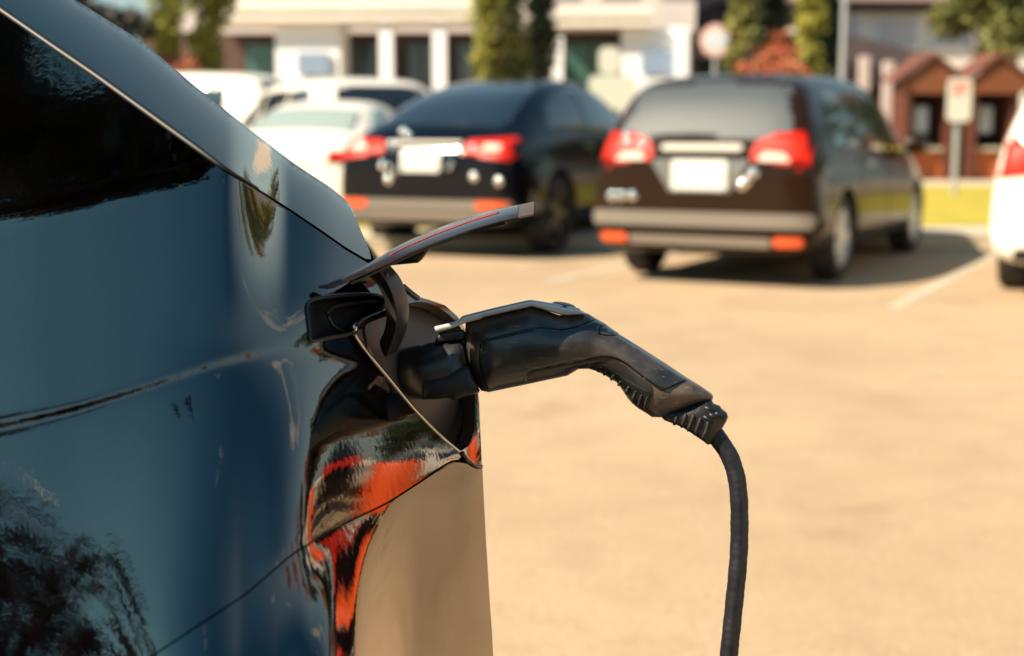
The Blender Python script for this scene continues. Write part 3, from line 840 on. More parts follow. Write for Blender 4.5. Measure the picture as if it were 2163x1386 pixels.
# long hall on the right: dark eave, bright upper window band, low brown roof on columns
q = atY(1730, 60, 42)
hall = thing('long_hall', 'long low hall with a dark eave, bright window band and brown porch roof', 'building', (q.x, 42, 0), R(3))
mbx(((0, 2, 0), (17, 12, 4.75))).build('wall', M_cream, hall)
mbx(((-.4, 1.5, 4.75), (17.4, 12.4, 5.0)), ).build('eave', M_eave, hall)
mbx(((-.5, 1.3, 5.003), (17.5, 12.5, 5.25))).build('roof', mat('rose_roof_edge', (.35, .24, .22), .8), hall)
for k in range(9):
    a = .5 + k * 1.75
    fr = mbx(((a, 1.93, 3.55), (a + 1.35, 1.997, 4.6))).build('window', M_whitew, hall)
    mbx(((a + .08, 1.89, 3.62), (a + 1.27, 1.926, 4.53))).build('pane', mat('pale_sky_pane', (.50, .50, .52), .1), fr)  # bright sky reflection put into the pane colour
mb = MB(); mb.prism([(.2, 2.4), (.2, 4.05), (3.2, 3.35), (3.2, 2.4)], -.5, 1.88); mb.build('porch_roof', mat('brown_shingle', (.10, .075, .08), .85, var=(5, (.06, .045, .05))), hall)
mbx(((1.7, -.3, 0), (3.1, 1.9, 2.397))).build('porch_wall', mat('brown_cladding', (.12, .075, .06), .8), hall)
mbx(((.2, .8, 0), (1.697, 1.9, 2.397))).build('porch_shade', M_dark, hall)  # dark block stands where the porch is only shaded
for a in (.25, 1.05, 1.75):
    mbx(((a, -.75, 0), (a + .26, -.52, 3.5 - .2 * a))).build('column', mat('pale_rose_column', (.55, .45, .42), .7), hall)

# two timber phone kiosks
def kiosk(px, label, Y=31.0):
    a = atY(px, 385, Y)
    k = thing('phone_kiosk', label, 'kiosk', (a.x, Y, .16), R(4), 'timber phone kiosks')
    hw = .54
    mbx(((-hw, 0, 0), (-hw + .16, .9, 2.1)), ((hw - .16, 0, 0), (hw, .9, 2.1)), ((-hw + .16, .75, 0), (hw - .16, .9, 2.1))).build('booth', M_wood, k)
    mb = MB(); mb.prism([(-hw - .12, 2.1), (0, 2.55), (hw + .12, 2.1), (hw + .12, 2.0), (hw, 1.85), (-hw, 1.85), (-hw - .12, 2.0)], -.12, -.003); mb.build('gable', mat('lit_timber', (.19, .062, .026), .7), k)  # light on the gable put into a paler timber colour
    mb = MB(); mb.prism([(-hw - .2, 2.11), (0, 2.62), (hw + .2, 2.11), (hw + .2, 2.19), (0, 2.72), (-hw - .2, 2.19)], -.2, 1.0); mb.build('roof', mat('dark_red_shingle', (.14, .05, .035), .8), k)
    mbx(((-hw + .16, .70, .5), (hw - .16, .746, 1.85))).build('booth_shade', M_dark, k)  # dark sheet gives the shade inside the booth
    p_ = MB(); p_.box((-.17, .45, 1.0), (.17, .698, 1.6)); ph = p_.build('telephone', mat('pale_blue_phone_case', (.55, .62, .72), .4), k, smooth=True, bevel=.06, seg=3)
    mbx(((-.26, .48, 1.3), (-.19, .6, 1.58))).build('handset', M_black, ph)
    mbx(((-hw + .163, .1, .62), (hw - .163, .60, .70))).build('shelf', M_kerb, k)
    mbx(((-hw + .163, .2, 0), (hw - .163, .25, .6))).build('lower_panel', mat('orange_panel', (.45, .11, .03), .7), k)
    return k
kiosk(1957, 'red brown timber phone kiosk right behind the brown minivan')
kiosk(2094, 'red brown timber phone kiosk between white sign and right edge')

# signs
def sign_post(name, label, px, py_top, Y, h, boards, post_m):
    a = atY(px, 300, Y)
    top = atY(px, py_top, Y).z
    s_ = thing(name, label, 'sign', (a.x, Y, 0), 0)
    MB().tube([(0, 0, 0), (0, 0, top - .02)], .045, 12).build('post', post_m, s_, smooth='auto')
    return s_, top
M_post = mat('galvanised_post', (.45, .46, .48), .4, metal=.5)
s_, top = sign_post('parking_sign', 'white rectangular sign with red lines between the two kiosks', 2020, 165, 24, 0, None, M_post)
mb = MB(); mb.prism(rect(-.2, top - .72, .2, top, .06), -.075, -.05)
bd = mb.build('board', M_plate, s_)
mb = MB()
for k, (a, b) in enumerate(((-.15, .15), (-.13, .12), (-.15, .10))): mb.box((a, -.080, top - .12 - k * .075), (b, -.076, top - .08 - k * .075))
mb.build('red_lettering', mat('faded_red_print', (.70, .16, .13), .6), bd)
s_, top = sign_post('road_sign', 'round red and white road sign before the grey gabled house', 1507, 48, 33, 0, None, M_post)
mb = MB(); mb.lathe([(.001, -.08), (.36, -.08), (.36, -.05), (.001, -.05)], Matrix.Translation((0, 0, top - .4)), 32); bd = mb.build('board', mat('red_sign_border', (.78, .42, .38), .5), s_)
mb = MB(); mb.lathe([(.001, -.088), (.29, -.088), (.29, -.081), (.001, -.081)], Matrix.Translation((0, 0, top - .4)), 32); mb.build('face', M_plate, bd)
mbx(((-.24, -.096, top - .48), (.24, -.089, top - .34))).build('bar', mat('pale_blue_print', (.55, .62, .80), .5), bd)
s_, top = sign_post('notice_board', 'tall white notice board on a post between the two dark cars', 1285, 100, 27, 0, None, M_post)
mb = MB(); mb.prism(rect(-.2, top - .5, .2, top, .08), -.075, -.05); mb.build('board', M_plate, s_)
mb = MB(); mb.prism(rect(-.38, top - 1.15, .5, top - .52, .08), -.075, -.05); mb.build('lower_board', M_plate, s_)
a = atY(1775, 300, 30)
lp = thing('lamp_post', 'slim grey lamp post before the long hall', 'lamp post', (a.x, 30, 0))
MB().tube([(0, 0, 0), (0, 0, 1.2), (0, 0, 5)], [.09, .07, .05], 12).build('post', M_post, lp, smooth='auto')
mb = MB(); mb.lathe([(.001, 0), (.1, 0), (.11, .02), (.1, .3), (.001, .3)], Matrix.Translation((0, 0, .6)) @ Matrix.Rotation(R(90), 4, 'X'), 16); mb.build('collar', M_post, lp)

def column(label, px, Y, h, wd, lm, base=1.4, n=2600, group='columnar conifers before the shops'):
    a = atY(px, 200, Y)
    cl = []
    z = base
    while z < h:
        f = math.sin(math.pi * min(1, .18 + .8 * (z - base) / (h - base)))
        for k in range(2):
            cl.append(((random.uniform(-.25, .25) * wd, random.uniform(-.25, .25) * wd, z + random.uniform(0, .4)), (wd * .42 * (.5 + .5 * f) * random.uniform(.7, 1.1), wd * .4, random.uniform(.5, .8))))
        z += .55
    return tree('columnar_conifer', label, a.x, Y, base, .14, cl, n, .10, lm, group, limbs=3)
column('left of a pair of columnar conifers on bare orange trunks', 372, 32, 6.5, 1.1, L_yel, base=2.7)
column('right of a pair of columnar conifers on bare orange trunks', 458, 32.5, 6.5, 1.1, L_yel, base=2.6)
column('yellow green columnar conifer in the clump above the crossover roof', 1032, 33, 7.5, .75, L_yel, base=.8)
column('middle columnar conifer of the clump above the crossover roof', 1090, 33.6, 7.5, .80, L_mid, base=.8)
column('darkest columnar conifer of the clump above the crossover roof', 1148, 34.2, 7.5, .75, L_dk, base=.8)
column('bushy columnar conifer above the brown minivan roof', 1560, 33, 7.5, .8, L_mid, base=2.7)
column('dark columnar conifer between two paler ones above the minivan', 1622, 34, 7.5, .85, L_dk, base=2.9)
column('slim yellow green columnar conifer beside the lamp post', 1706, 32, 7.5, .62, L_yel, base=.6)
column('dark columnar conifer shading the porch of the long hall', 1745, 35, 6.0, .7, L_dk, base=.6)
def broad(name, label, px, Y, zc, rad, lm, n, size=.12, trunk_r=.18, z0=None, k=16, cat='tree', flat=.6):
    a = atY(px, 200, Y)
    cl = []
    for i in range(k):
        d = rng.normal(size=3); d /= np.linalg.norm(d); rr = rng.random() ** .5
        cl.append(((d[0] * rad * rr, d[1] * rad * rr, zc + d[2] * rad * flat * rr), (rad * .34, rad * .34, rad * .22)))
    return tree(name, label, a.x, Y, max(.3, zc - rad * flat), trunk_r, cl, n, size, lm, None, 8, cat)
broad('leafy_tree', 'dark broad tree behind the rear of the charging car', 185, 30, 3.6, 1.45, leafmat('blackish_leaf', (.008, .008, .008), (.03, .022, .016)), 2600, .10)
broad('leafy_tree', 'olive leafy tree hanging over the phone kiosks', 2075, 33.5, 3.8, 1.65, L_mid, 4200, .10, .07)
broad('leafy_tree', 'dark tree at the top right corner behind the kiosks', 2180, 34, 4.6, 1.9, L_dk, 2000, .12)
broad('leafy_tree', 'golden autumn tree rising behind the shop canopy', 1290, 52, 6.4, 1.6, L_gold, 1500, .16)
broad('autumn_shrub', 'rust orange shrub under the conifers above the minivan roof', 1620, 31.5, 2.55, .75, L_aut, 1500, .08, .05, cat='shrub')
broad('autumn_shrub', 'pale rust shrub standing by the bright wall beside the conifer', 1662, 33.2, 3.0, .8, L_aut, 1200, .09, .05, cat='shrub')
broad('autumn_shrub', 'rust shrub at the foot of the pair of conifers', 365, 31, 2.3, .75, L_aut, 1000, .08, .05, cat='shrub')
# trees behind the photographer: mirrored in the paint, one of them added only to darken the upper flank
def crown(rd, h0, h1, k, cr_, flat=1.0):
    cl = []
    for i in range(k):
        d = rng.normal(size=3); d /= np.linalg.norm(d); rr_ = rng.random() ** .5
        cl.append(((d[0] * rd * rr_, d[1] * rd * rr_, (h0 + h1) / 2 + d[2] * (h1 - h0) / 2 * rr_), (cr_, cr_, cr_ * .7)))
    return cl
L_red = leafmat('dark_red_leaf', (.030, .012, .010), (.10, .035, .025), 2.0)
tree('leafy_tree', 'dark red bare-stemmed tree mirrored low in the flank', -2.75, -2.6, 1.6, .07, crown(1.45, 2.2, 4.4, 60, .34), 4200, .065, L_red, None, 60)
tree('leafy_tree', 'broad dark tree mirrored below the tailgate line', -1.0, -9.5, 1.4, .14, crown(2.6, 1.2, 4.0, 30, .6), 2200, .13, L_dk, None, 12)
tree('leafy_tree', 'dark tree mirrored left in the flank', -6.5, -8.5, 1.4, .14, crown(2.2, 1.2, 4.4, 26, .6), 2000, .13, L_dk, None, 12)
tree('leafy_tree', 'slim dark tree mirrored near the crease', 2.8, -7.5, 1.3, .11, crown(1.3, 1.2, 3.6, 18, .4), 1200, .11, L_dk, None, 12)
L_ink = leafmat('blue_black_leaf', (.003, .007, .011), (.010, .020, .027))  # bluish leaf colour set so the mirrored crown reads navy
tree('dark_mirror_tree', 'tall dense unseen tree added to mirror dark in the upper flank', -4.6, -1.6, 2.9, .14, [((x + 3.05, y + .75, z), r_) for (x, y, z), r_ in crown(1.2, 5.2, 6.9, 40, .5)] + [((x + 3.1, y + 2.25, z), r_) for (x, y, z), r_ in crown(.36, 3.15, 3.75, 14, .22)], 4600, .10, L_ink, None, 6)  # unseen crowns added for the dark area mirrored in the upper flank
hg = thing('hedge', 'unseen dark hedge added so the flank crease mirrors dark', 'hedge', (-3, -12.5, 0))  # added out of view, its height set to darken the mirrored crease
MB().box((-12, -.5, 0), (12, .5, .9)).build('stems', M_bark, hg)
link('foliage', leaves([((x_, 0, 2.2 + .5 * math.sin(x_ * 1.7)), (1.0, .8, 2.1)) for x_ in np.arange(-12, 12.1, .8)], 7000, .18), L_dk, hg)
# autumn trees, dark conifers and a white house to the right of the frame: mirrored in the flank and in the parked cars' sides
for i, (X, Y, h_, rd, lm, lab) in enumerate(((16.0, 19.5, 6.4, 1.7, L_aut, 'tall rust orange tree nearest the row, mirrored in the flank'), (20.5, 18.0, 6.0, 1.6, L_aut, 'rust orange tree mirrored beside the plug'), (18.0, 18.2, 6.6, 1.3, L_dk, 'dark conifer between two rust orange trees'), (22.0, 14.0, 6.5, 1.6, L_dk, 'dark tree before the white house'),
        (12.6, 27.5, 7, 2.6, L_dk, 'dark tree beyond the right edge of the lot'), (15.8, 31, 6.4, 2.5, L_aut, 'rust tree beyond the phone kiosks'), (18.5, 27, 7, 2.8, L_dk, 'dark tree furthest right beyond the kiosks'))):
    cl = []
    for k in range(20):
        d = rng.normal(size=3); d /= np.linalg.norm(d); rr_ = rng.random() ** .5
        cl.append(((d[0] * rd * rr_, d[1] * rd * rr_, h_ * .55 + d[2] * h_ * .42 * rr_), (rd * .32, rd * .32, h_ * .14)))
    tree('autumn_tree' if lm is L_aut else 'leafy_tree', lab, X, Y, 1.0, .14, cl, 2200, .15, lm, None, 8)
for X, Y, lab in ((21, 9.5, 'rust orange tree right of the lot'), (19, 3.5, 'broad rust orange tree level with the charging car'), (17, -2.5, 'rust orange tree furthest back on the right')):
    tree('autumn_tree', lab, X, Y, 1.0, .14, crown(2.2, .8, 6.5, 24, .7), 2000, .16, L_aut, None, 8)
# ------------------------------------------------------------------ the charging car in front
def paint_mat():
    m = bpy.data.materials.new('blue_black_car_paint'); m.use_nodes = True
    t = m.node_tree; b = t.nodes['Principled BSDF']
    b.inputs['Base Color'].default_value = (.098, .093, .088, 1)
    b.inputs['Metallic'].default_value = 1.0
    b.inputs['Roughness'].default_value = .045
    b.inputs['Coat Weight'].default_value = 1.0
    b.inputs['Specular Tint'].default_value = (1.0, .80, .62, 1)      # warm edge tint put in to warm the grazing reflections
    b.inputs['Coat Roughness'].default_value = .008
    c = t.nodes.new('ShaderNodeTexCoord'); n = t.nodes.new('ShaderNodeTexNoise'); n.inputs['Scale'].default_value = 160; n.inputs['Detail'].default_value = 2
    u = t.nodes.new('ShaderNodeBump'); u.inputs['Strength'].default_value = .02; u.inputs['Distance'].default_value = .002
    t.links.new(c.outputs['Object'], n.inputs['Vector']); t.links.new(n.outputs['Fac'], u.inputs['Height'])
    t.links.new(u.outputs[0], b.inputs['Normal']); t.links.new(u.outputs[0], b.inputs['Coat Normal'])
    return m
M_paint = paint_mat()
M_port = mat('grey_brown_port_plastic', (.16, .115, .09), .36, var=(30, (.12, .088, .07), .3), spec=.5)
M_gloss = mat('gloss_black_plastic', (.008, .008, .009), .12, coat=.6)
M_satblk = mat('satin_black_plastic', (.014, .013, .013), .38)

def smooth1(f, x0, x1, step=2.0, win=25):
    xs = np.arange(x0, x1, step); ys = f(xs)
    k = np.hanning(win + 2)[1:-1]; k /= k.sum()
    pad = win // 2
    yp = np.concatenate([2 * ys[0] - ys[1:pad + 1][::-1], ys, 2 * ys[-1] - ys[-pad - 1:-1][::-1]])
    ys = np.convolve(yp, k, 'valid')
    return lambda q: np.interp(q, xs, ys)
def ip(xs, ys): return lambda q: np.interp(q, xs, ys)
XL, XR, YT, YB, ST = -700.0, 1130.0, -420.0, 1720.0, 3.0
GAP = [(-700, -480), (-300, -190), (0, 24), (101, 94), (202, 163), (303, 236), (404, 309), (480, 364), (530, 392), (606, 440), (682, 491), (732, 526), (775, 551), (800, 566)]
SIL = [(-700, -560), (-300, -320), (0, -120), (160, 0), (300, 87), (400, 172), (520, 268), (620, 345), (700, 397), (738, 430)]
Lg = smooth1(ip(*zip(*(GAP + [(860, 610), (1130, 800)]))), XL, XR, win=15)
Ls = smooth1(ip(*zip(*(SIL + [(760, 452), (1130, 800)]))), XL, XR, win=15)
Lt0 = smooth1(ip([-700, -400, 0, 100, 200, 300, 400, 530, 800, 1130], [560, 530, 482, 464, 442, 417, 398, 384, 400, 450]), XL, XR, win=61)
Lt = lambda x: np.maximum(Lt0(x), Lg(x) + 0)
Lc = smooth1(ip([-700, -400, 0, 150, 300, 450, 600, 680, 750, 850, 1130], [1000, 960, 898, 865, 820, 770, 735, 718, 703, 690, 680]), XL, XR, win=61)
Lseam = smooth1(ip([-700, 0, 300, 520, 620, 720, 820, 900, 960, 1000, 1130], [1660, 1520, 1400, 1255, 1168, 1110, 1062, 1010, 968, 985, 990]), XL, XR, win=31)
def sst(a, b, x):
    t = np.clip((x - a) / (b - a), 0, 1); return t * t * (3 - 2 * t)
gx = np.arange(XL, XR + ST, ST); gy = np.arange(YT, YB + ST, ST)
GX, GY = np.meshgrid(gx, gy)
phi = smooth1(ip([-700, 0, 300, 400, 460, 520, 570, 620, 665, 720, 800, 960, 1000, 1030, 1130], [1, 2, 5, 10, 18, 30, 43, 55, 62, 65, 65, 65, 67, 71, 74]), XL, XR, win=31)
k0_ = 1.12 / FPX
c_s = 70 * sst(860, 1386, GY) - 48 * (1 - sst(600, 770, GY))                    # the turn starts further left lower down
PH = np.tan(np.radians(phi(GX)))
B0 = np.cumsum(PH[0]) * ST * k0_
B0 = B0 - np.interp(300, gx, B0)
Bf = np.interp((GX + c_s).ravel(), gx, B0).reshape(GX.shape) - np.interp(300, gx, B0)
lt, lc, lsm, lg_ = Lt(GX), Lc(GX), Lseam(GX), Lg(GX)
th = np.where(GY > lc, np.interp(GY - lc, [0, 60, 300, 500, 750], [18, 18, 17, 16, 14]), np.interp(lc - GY, [0, 40, 200, 420, 800], [21, 20.5, 19, 17, 17]))
mid = sst(-60, 690, GX) * sst(lc - 10, lc + 60, GY) 
th = th * (1 - mid) + 26 * mid
up = sst(lt + 30, lt - 70, GY) * (1 - .5 * sst(380, 540, GX))
th = th * (1 - up) + (30 + 3 * np.clip((lt - GY) / 300, 0, 1)) * up
wt = np.interp(GX, [0, 200, 400, 560], [20, 30, 42, 24])
wc = np.interp(GX, [0, 400, 750], [14, 8, 6])
th -= np.interp(GX, [-200, 640, 720], [20, 23, 6]) * np.exp(-((GY - lc - 2) / wc) ** 2)
bl = sst(-60, 40, GY - lsm)
wR = sst(500 + 80 * bl, 655 + 55 * bl, GX + .6 * np.minimum(c_s, 0))
thR = np.interp(GY, [400, 600, 680, 730, 800, 950, 1100], [55, 54, 48, 40, 38, 38, 37])
below = sst(-6, 8, GY - lsm)
thR = thR * (1 - below) + (45 - 19 * sst(760, 895, GX + .3 * c_s) - 2 * sst(0, 300, GY - lsm)) * below
wU = sst(475, 610, GX)
ab = sst(lc + 40, lc - 30, GY)
wR = wR * (1 - ab) + np.maximum(wU, wR) * ab
th = th * (1 - wR) + thR * wR
TT = np.tan(np.radians(th)) * ST * k0_
Cum = np.cumsum(TT, axis=0)
ref = np.array([np.interp(l + 75, gy, Cum[:, i]) for i, l in enumerate(Lc(gx))])
DT = 1.0 + Bf - (Cum - ref[None, :])
def blur(a, n):
    k = np.hanning(n + 2)[1:-1]; k /= k.sum(); p_ = n // 2
    a = np.pad(a, ((p_, p_), (p_, p_)), 'edge')
    a = np.apply_along_axis(lambda v: np.convolve(v, k, 'valid'), 0, a)
    return np.apply_along_axis(lambda v: np.convolve(v, k, 'valid'), 1, a)
DT = blur(DT, 7)
_i = int(round((800 - XL) / ST)); _j = int(round((850 - YT) / ST))
DT += 1.14 - DT[_j, _i]
def Dq(x, y):
    x = np.asarray(x, float); y = np.asarray(y, float)
    fx_ = np.clip((x - XL) / ST, 0, len(gx) - 1.001); fy_ = np.clip((y - YT) / ST, 0, len(gy) - 1.001)
    i = fx_.astype(int); j = fy_.astype(int); u = fx_ - i; v = fy_ - j
    def cub(a, b, c, d, t): return b + .5 * t * (c - a + t * (2 * a - 5 * b + 4 * c - d + t * (3 * (b - c) + d - a)))
    def g(ii, jj): return DT[np.clip(jj, 0, len(gy) - 1), np.clip(ii, 0, len(gx) - 1)]
    rows = []
    for dj in (-1, 0, 1, 2):
        rows.append(cub(g(i - 1, j + dj), g(i, j + dj), g(i + 1, j + dj), g(i + 2, j + dj), u))
    return cub(*rows, v)
def Dh(x, y):
    """tailgate skin: from the shut line up and over its crown"""
    x = np.asarray(x, float); y = np.asarray(y, float)
    g = Lg(x); s_ = Ls(x)
    hgt = np.maximum(g - s_, 25) * k0_
    u = np.clip((g - y) / np.maximum(g - s_, 25), -.05, 1.0)
    return Dq(x, g) + .004 + hgt * (2.3 * u + .9 * (1 - np.sqrt(1 - (.985 * np.clip(u, 0, 1)) ** 2)))

carx = thing('charging_car', 'dark blue glossy car in front, rear flank with an open charging port', 'car', (-.9, 1.9, 0))
ii = lambda a, b, f, n=40: [(x, float(f(x))) for x in np.linspace(a, b, n)]
# right silhouette of the flank and rear bumper
RS = [(792, 549), (822, 578), (855, 606), (880, 626), (905, 633), (940, 645), (966, 668), (988, 705), (1004, 770), (1012, 850), (1018, 985)]
RB = [(1019, 990), (1026, 1130), (1034, 1260), (1042, 1386), (1056, 1640)]
TIP = (747, 703)
LIP = [TIP, (775, 742), (822, 800), (872, 860), (925, 915), (972, 954)]      # near lip of the port opening
PORT = LIP + [(992, 938), (1001, 905), (1003, 840), (1000, 770), (984, 712), (960, 676), (930, 652), (900, 640), (874, 639), (835, 655), (790, 678)]
PORT = resample(crom(PORT[5:] + [PORT[0]], 5) + LIP[1:5], 6)
HRAW = [(648, 648), (656, 636), (678, 629), (720, 624), (765, 622), (798, 624), (812, 632), (806, 650), (780, 672), (752, 692), (742, 704), (700, 712), (658, 720), (654, 700), (650, 670)]
HOLE = crom(HRAW, 4, True)
flank = ii(-690, 790, lambda x: Lg(x) + 3.5, 130) + RS + [(1010, 986), (990, 975), (976, 962)] + ii(968, -690, lambda x: Lseam(x) - 2.5, 120)
sheet('quarter_panel', flank, Dq, M_paint, carx, step=9, holes=[PORT, HOLE], fold=.012)
bump = ii(-690, 972, lambda x: Lseam(x) + 2.5, 120) + [(985, 979), (1006, 991)] + RB + [(1060, 1700), (-690, 1700)]
sheet('rear_bumper', bump, Dq, M_paint, carx, step=11, fold=.012)
hatch = ii(-690, 772, lambda x: Lg(x) - np.interp(x, [0, 480, 545, 800], [13, 10, 3.0, 2.5]), 120) + [(790, 548), (775, 517), (757, 474), (738, 431)] + ii(730, -690, lambda x: Ls(x), 110)
sheet('tailgate', hatch, Dh, M_paint, carx, step=8, fold=.012)
# black structure behind the shut lines
def Dback(x, y): return np.where(np.asarray(y) < Lg(x) - 2, Dh(x, np.maximum(y, Ls(x) + 6)), Dq(x, y)) + .014
inner = ii(-680, 736, lambda x: Ls(x) + 14, 60) + [(748, 470), (772, 530), (800, 566), (868, 622), (900, 640), (955, 668), (978, 712), (994, 780), (1002, 860), (1006, 985), (1030, 1380), (1036, 1600), (-680, 1640)]
sheet('inner_structure', inner, Dback, M_seal, carx, step=22, holes=[PORT, HOLE], fold=.01)
# rubber strip along the tailgate shut line
gp = [P(x, Lg(x) - 3, float(Dq(x, Lg(x))) + .006) for x in np.linspace(-650, 545, 70)]
MB().tube(gp, list(np.interp(np.linspace(-650, 545, 70), [-650, 400, 545], [.0036, .0032, .001])), 8).build('tailgate_seal', M_seal, carx, smooth=True, world=True)
gp = [P(x, Lg(x) + 5, float(Dq(x, Lg(x) + 5)) + .0006) for x in np.linspace(-650, 775, 90)]
MB().tube(gp, 0.00045, 6).build('bright_edge', M_satin, carx, smooth=True, world=True)
# body carried on away from the viewer: rear face, tailgate top
def sweep(name, pts, offs, m):
    vs = []; fs = []
    n = len(pts)
    for o_ in offs: vs += [p + Vector(o_) for p in pts]
    for r_ in range(len(offs) - 1):
        for i in range(n - 1): fs.append([r_ * n + i, r_ * n + i + 1, (r_ + 1) * n + i + 1, (r_ + 1) * n + i])
    return link(name, mesh(vs, fs), m, carx, smooth=True, world=True)
top = [P(x, Ls(x), float(Dh(x, Ls(x)))) for x in np.linspace(-690, 738, 60)]
sweep('tailgate_top', top, [(0, 0, 0), (-.02, .05, -.012), (-.04, .3, -.09), (-.04, .8, -.17), (-.04, 1.15, -.22), (-.02, 1.35, -.5), (0, 1.37, -.9)], M_paint)
rs = [(738, 430), (757, 474), (775, 517)] + RS + RB + [(1075, 2000), (1085, 2500)]
rp = []
for x, y in rs:
    d = float(Dh(x, y)) if y < 540 else float(Dq(min(x, 1060), min(y, 1700)))
    rp.append(P(x, y, d + .002))
sweep('rear_face', rp, [(0, 0, 0), (-.01, .05, -.004), (-.04, .5, -.07), (-.07, 1.1, -.16), (-.2, 1.35, -.2)], M_paint)
# lower flank, front of the car, glass and wheels beyond the frame
def side_skin(prof, y_in, y_out, name, m, bev=.05):
    mb = MB(); mb.prism(prof, y_in, y_out); return mb.build(name, m, carx, smooth=True, world=True, bevel=bev, seg=4)
rr = .36
def arch(cx, n=12): return [(cx + (rr + .04) * math.cos(a), .36 + (rr + .04) * math.sin(a)) for a in np.linspace(0, math.pi, n)]
prof = [(-.62, .26)] + [(x, max(z, .26)) for x, z in arch(-1.0 - .02)][0:] + [(-1.5, .26), (-3.35, .26)] + [(x, max(z, .26)) for x, z in arch(-3.88)] + [(-4.4, .3), (-4.62, .5), (-4.6, .8), (-4.3, .95), (-3.5, 1.08), (-2.7, 1.5), (-2.2, 1.6), (-1.5, 1.6), (-.85, 1.5), (-.72, 1.3), (-.66, .9)]
side_skin(prof, 1.03, 2.60, 'front_body', M_paint)
side_skin([(-.60, .30), (-.25, .30), (-.22, .62), (-.62, .62)], 1.2, 2.5, 'under_body', M_black)
side_skin([(-3.3, 1.12), (-2.66, 1.46), (-2.2, 1.54), (-1.75, 1.54), (-1.72, 1.12)], 1.022, 1.2, 'side_window', M_dglass, .004)
side_skin([(-1.64, 1.12), (-1.66, 1.54), (-1.3, 1.52), (-1.0, 1.40), (-.98, 1.12)], 1.022, 1.2, 'side_window', M_dglass, .004)
for cx in (-1.02, -3.88):
    for yy, sg in ((1.14, 1), (2.50, -1)):
        wh = wheel(carx, cx + .9, yy - 1.9, rr, .23, -sg, M_rim, 10)

# ---- charging port
def bowl(name, poly, D, dep, inset, m, step=8):
    """recess: wall from the rim of an opening down to a floor"""
    l = np.array(resample(poly, step)); c = l.mean(0)
    rim = [P(x, y, float(D(x, y))) for x, y in l]
    fl = [(c[0] + (x - c[0]) * inset, c[1] + (y - c[1]) * inset) for x, y in l]
    mid = [P(x, y, float(D(x, y)) + dep * .6) for x, y in [(c[0] + (x - c[0]) * (inset * .5 + .5), c[1] + (y - c[1]) * (inset * .5 + .5)) for x, y in l]]
    low = [P(x, y, float(D(x, y)) + dep) for x, y in fl]
    n = len(l)
    vs = rim + mid + low + [P(c[0], c[1], float(D(c[0], c[1])) + dep * 1.1)]
    fs = []
    for i in range(n):
        j = (i + 1) % n
        fs += [[i, j, n + j, n + i], [n + i, n + j, 2 * n + j, 2 * n + i], [2 * n + i, 2 * n + j, 3 * n]]
    return link(name, mesh(vs, fs), m, carx, smooth=True, world=True)
hb = bowl('hinge_recess', HOLE, lambda x, y: Dq(x, y) + .001, .028, .82, M_black)
rim2 = [P(x, y, float(Dq(x, y)) - .0005) for x, y in crom(HRAW, 5, True)]
MB().tube(rim2 + rim2[:1], .0016, 8).build('recess_rim', M_satblk, hb, smooth=True, world=True)
q = [P(x, y, float(Dq(x, y)) + .012) for x, y in crom([(690, 662), (705, 648), (740, 641), (775, 638), (806, 636)], 6)]
MB().tube(q, .0018, 8).build('inner_ridge', M_satblk, hb, smooth=True, world=True)
q = [P(x, y, float(Dq(x, y)) + .016) for x, y in crom([(692, 668), (706, 690), (726, 700), (745, 700)], 6)]
MB().tube(q, .0016, 8).build('inner_ridge', M_satblk, hb, smooth=True, world=True)
# port floor: matt plastic set in the opening, following the turn of the flank
def Z8(x, y): return (640 + x / 3.464, 600 + y / 3.464)
def Z2(x, y): return (600 + x / 3.465, 400 + y / 3.465)
def Z3(x, y): return (880 + x / 2.923, 600 + y / 2.923)
def Z7(x, y): return (640 + x / 4.326, 420 + y / 4.326)
def Dp(x, y):
    x = np.asarray(x, float); y = np.asarray(y, float)
    # gentle dish so that the floor catches the open ground's light
    return 1.162 + np.interp(x, [740, 800, 880, 960, 1010], [.0, .050, .100, .145, .185]) + .018 * ((y - 800) / 150) ** 2 - np.where(y > 800, (y - 800) * .00008, 0)
pf = sheet('port_floor', resample(crom([(756, 702), (770, 688), (805, 668), (845, 650), (874, 645), (905, 648), (940, 668), (966, 695), (988, 740), (996, 800), (998, 880), (990, 930), (974, 950), (930, 915), (880, 862), (830, 805), (785, 750)], 5, True), 7), Dp, M_port, carx, step=8, fold=.012)
sheet('port_wall', PORT, lambda x, y: np.maximum(Dp(x, y), Dq(x, y)) + .02, M_gloss, carx, step=12, fold=.004)
def port_tube(pts, r, m, name, dz=0.0, D=Dq):
    q = [P(x, y, float(D(x, y)) + dz) for x, y in crom(pts, 6)]
    return MB().tube(q, r, 10).build(name, m, carx, smooth=True, world=True)
port_tube([Z8(845, 130), Z8(900, 150), Z8(960, 180), Z8(1015, 222), Z8(1060, 265), Z8(1095, 310)], .0045, M_gloss, 'port_gasket', -.004, lambda x, y: Dp(x, y))
port_tube([Z8(1215, 800), Z8(1222, 920), Z8(1222, 1040), Z8(1208, 1115), Z8(1170, 1165), Z8(1135, 1195)], .0062, M_gloss, 'port_gasket', -.006, lambda x, y: Dp(x, y))
port_tube([Z8(1185, 800), Z8(1188, 920), Z8(1186, 1040), Z8(1172, 1095), Z8(1140, 1145)], .0042, M_satblk, 'port_gasket', -.003, lambda x, y: Dp(x, y))
port_tube([Z8(368, 330), Z8(400, 295), Z8(470, 262), Z8(540, 235), Z8(620, 205)], .0032, M_chrome, 'port_bezel', -.002)
port_tube([Z8(452, 350), Z8(455, 300), Z8(490, 272), Z8(560, 245), Z8(640, 208), Z8(700, 185)], .0016, M_satin, 'port_bezel', -.002, lambda x, y: Dp(x, y))
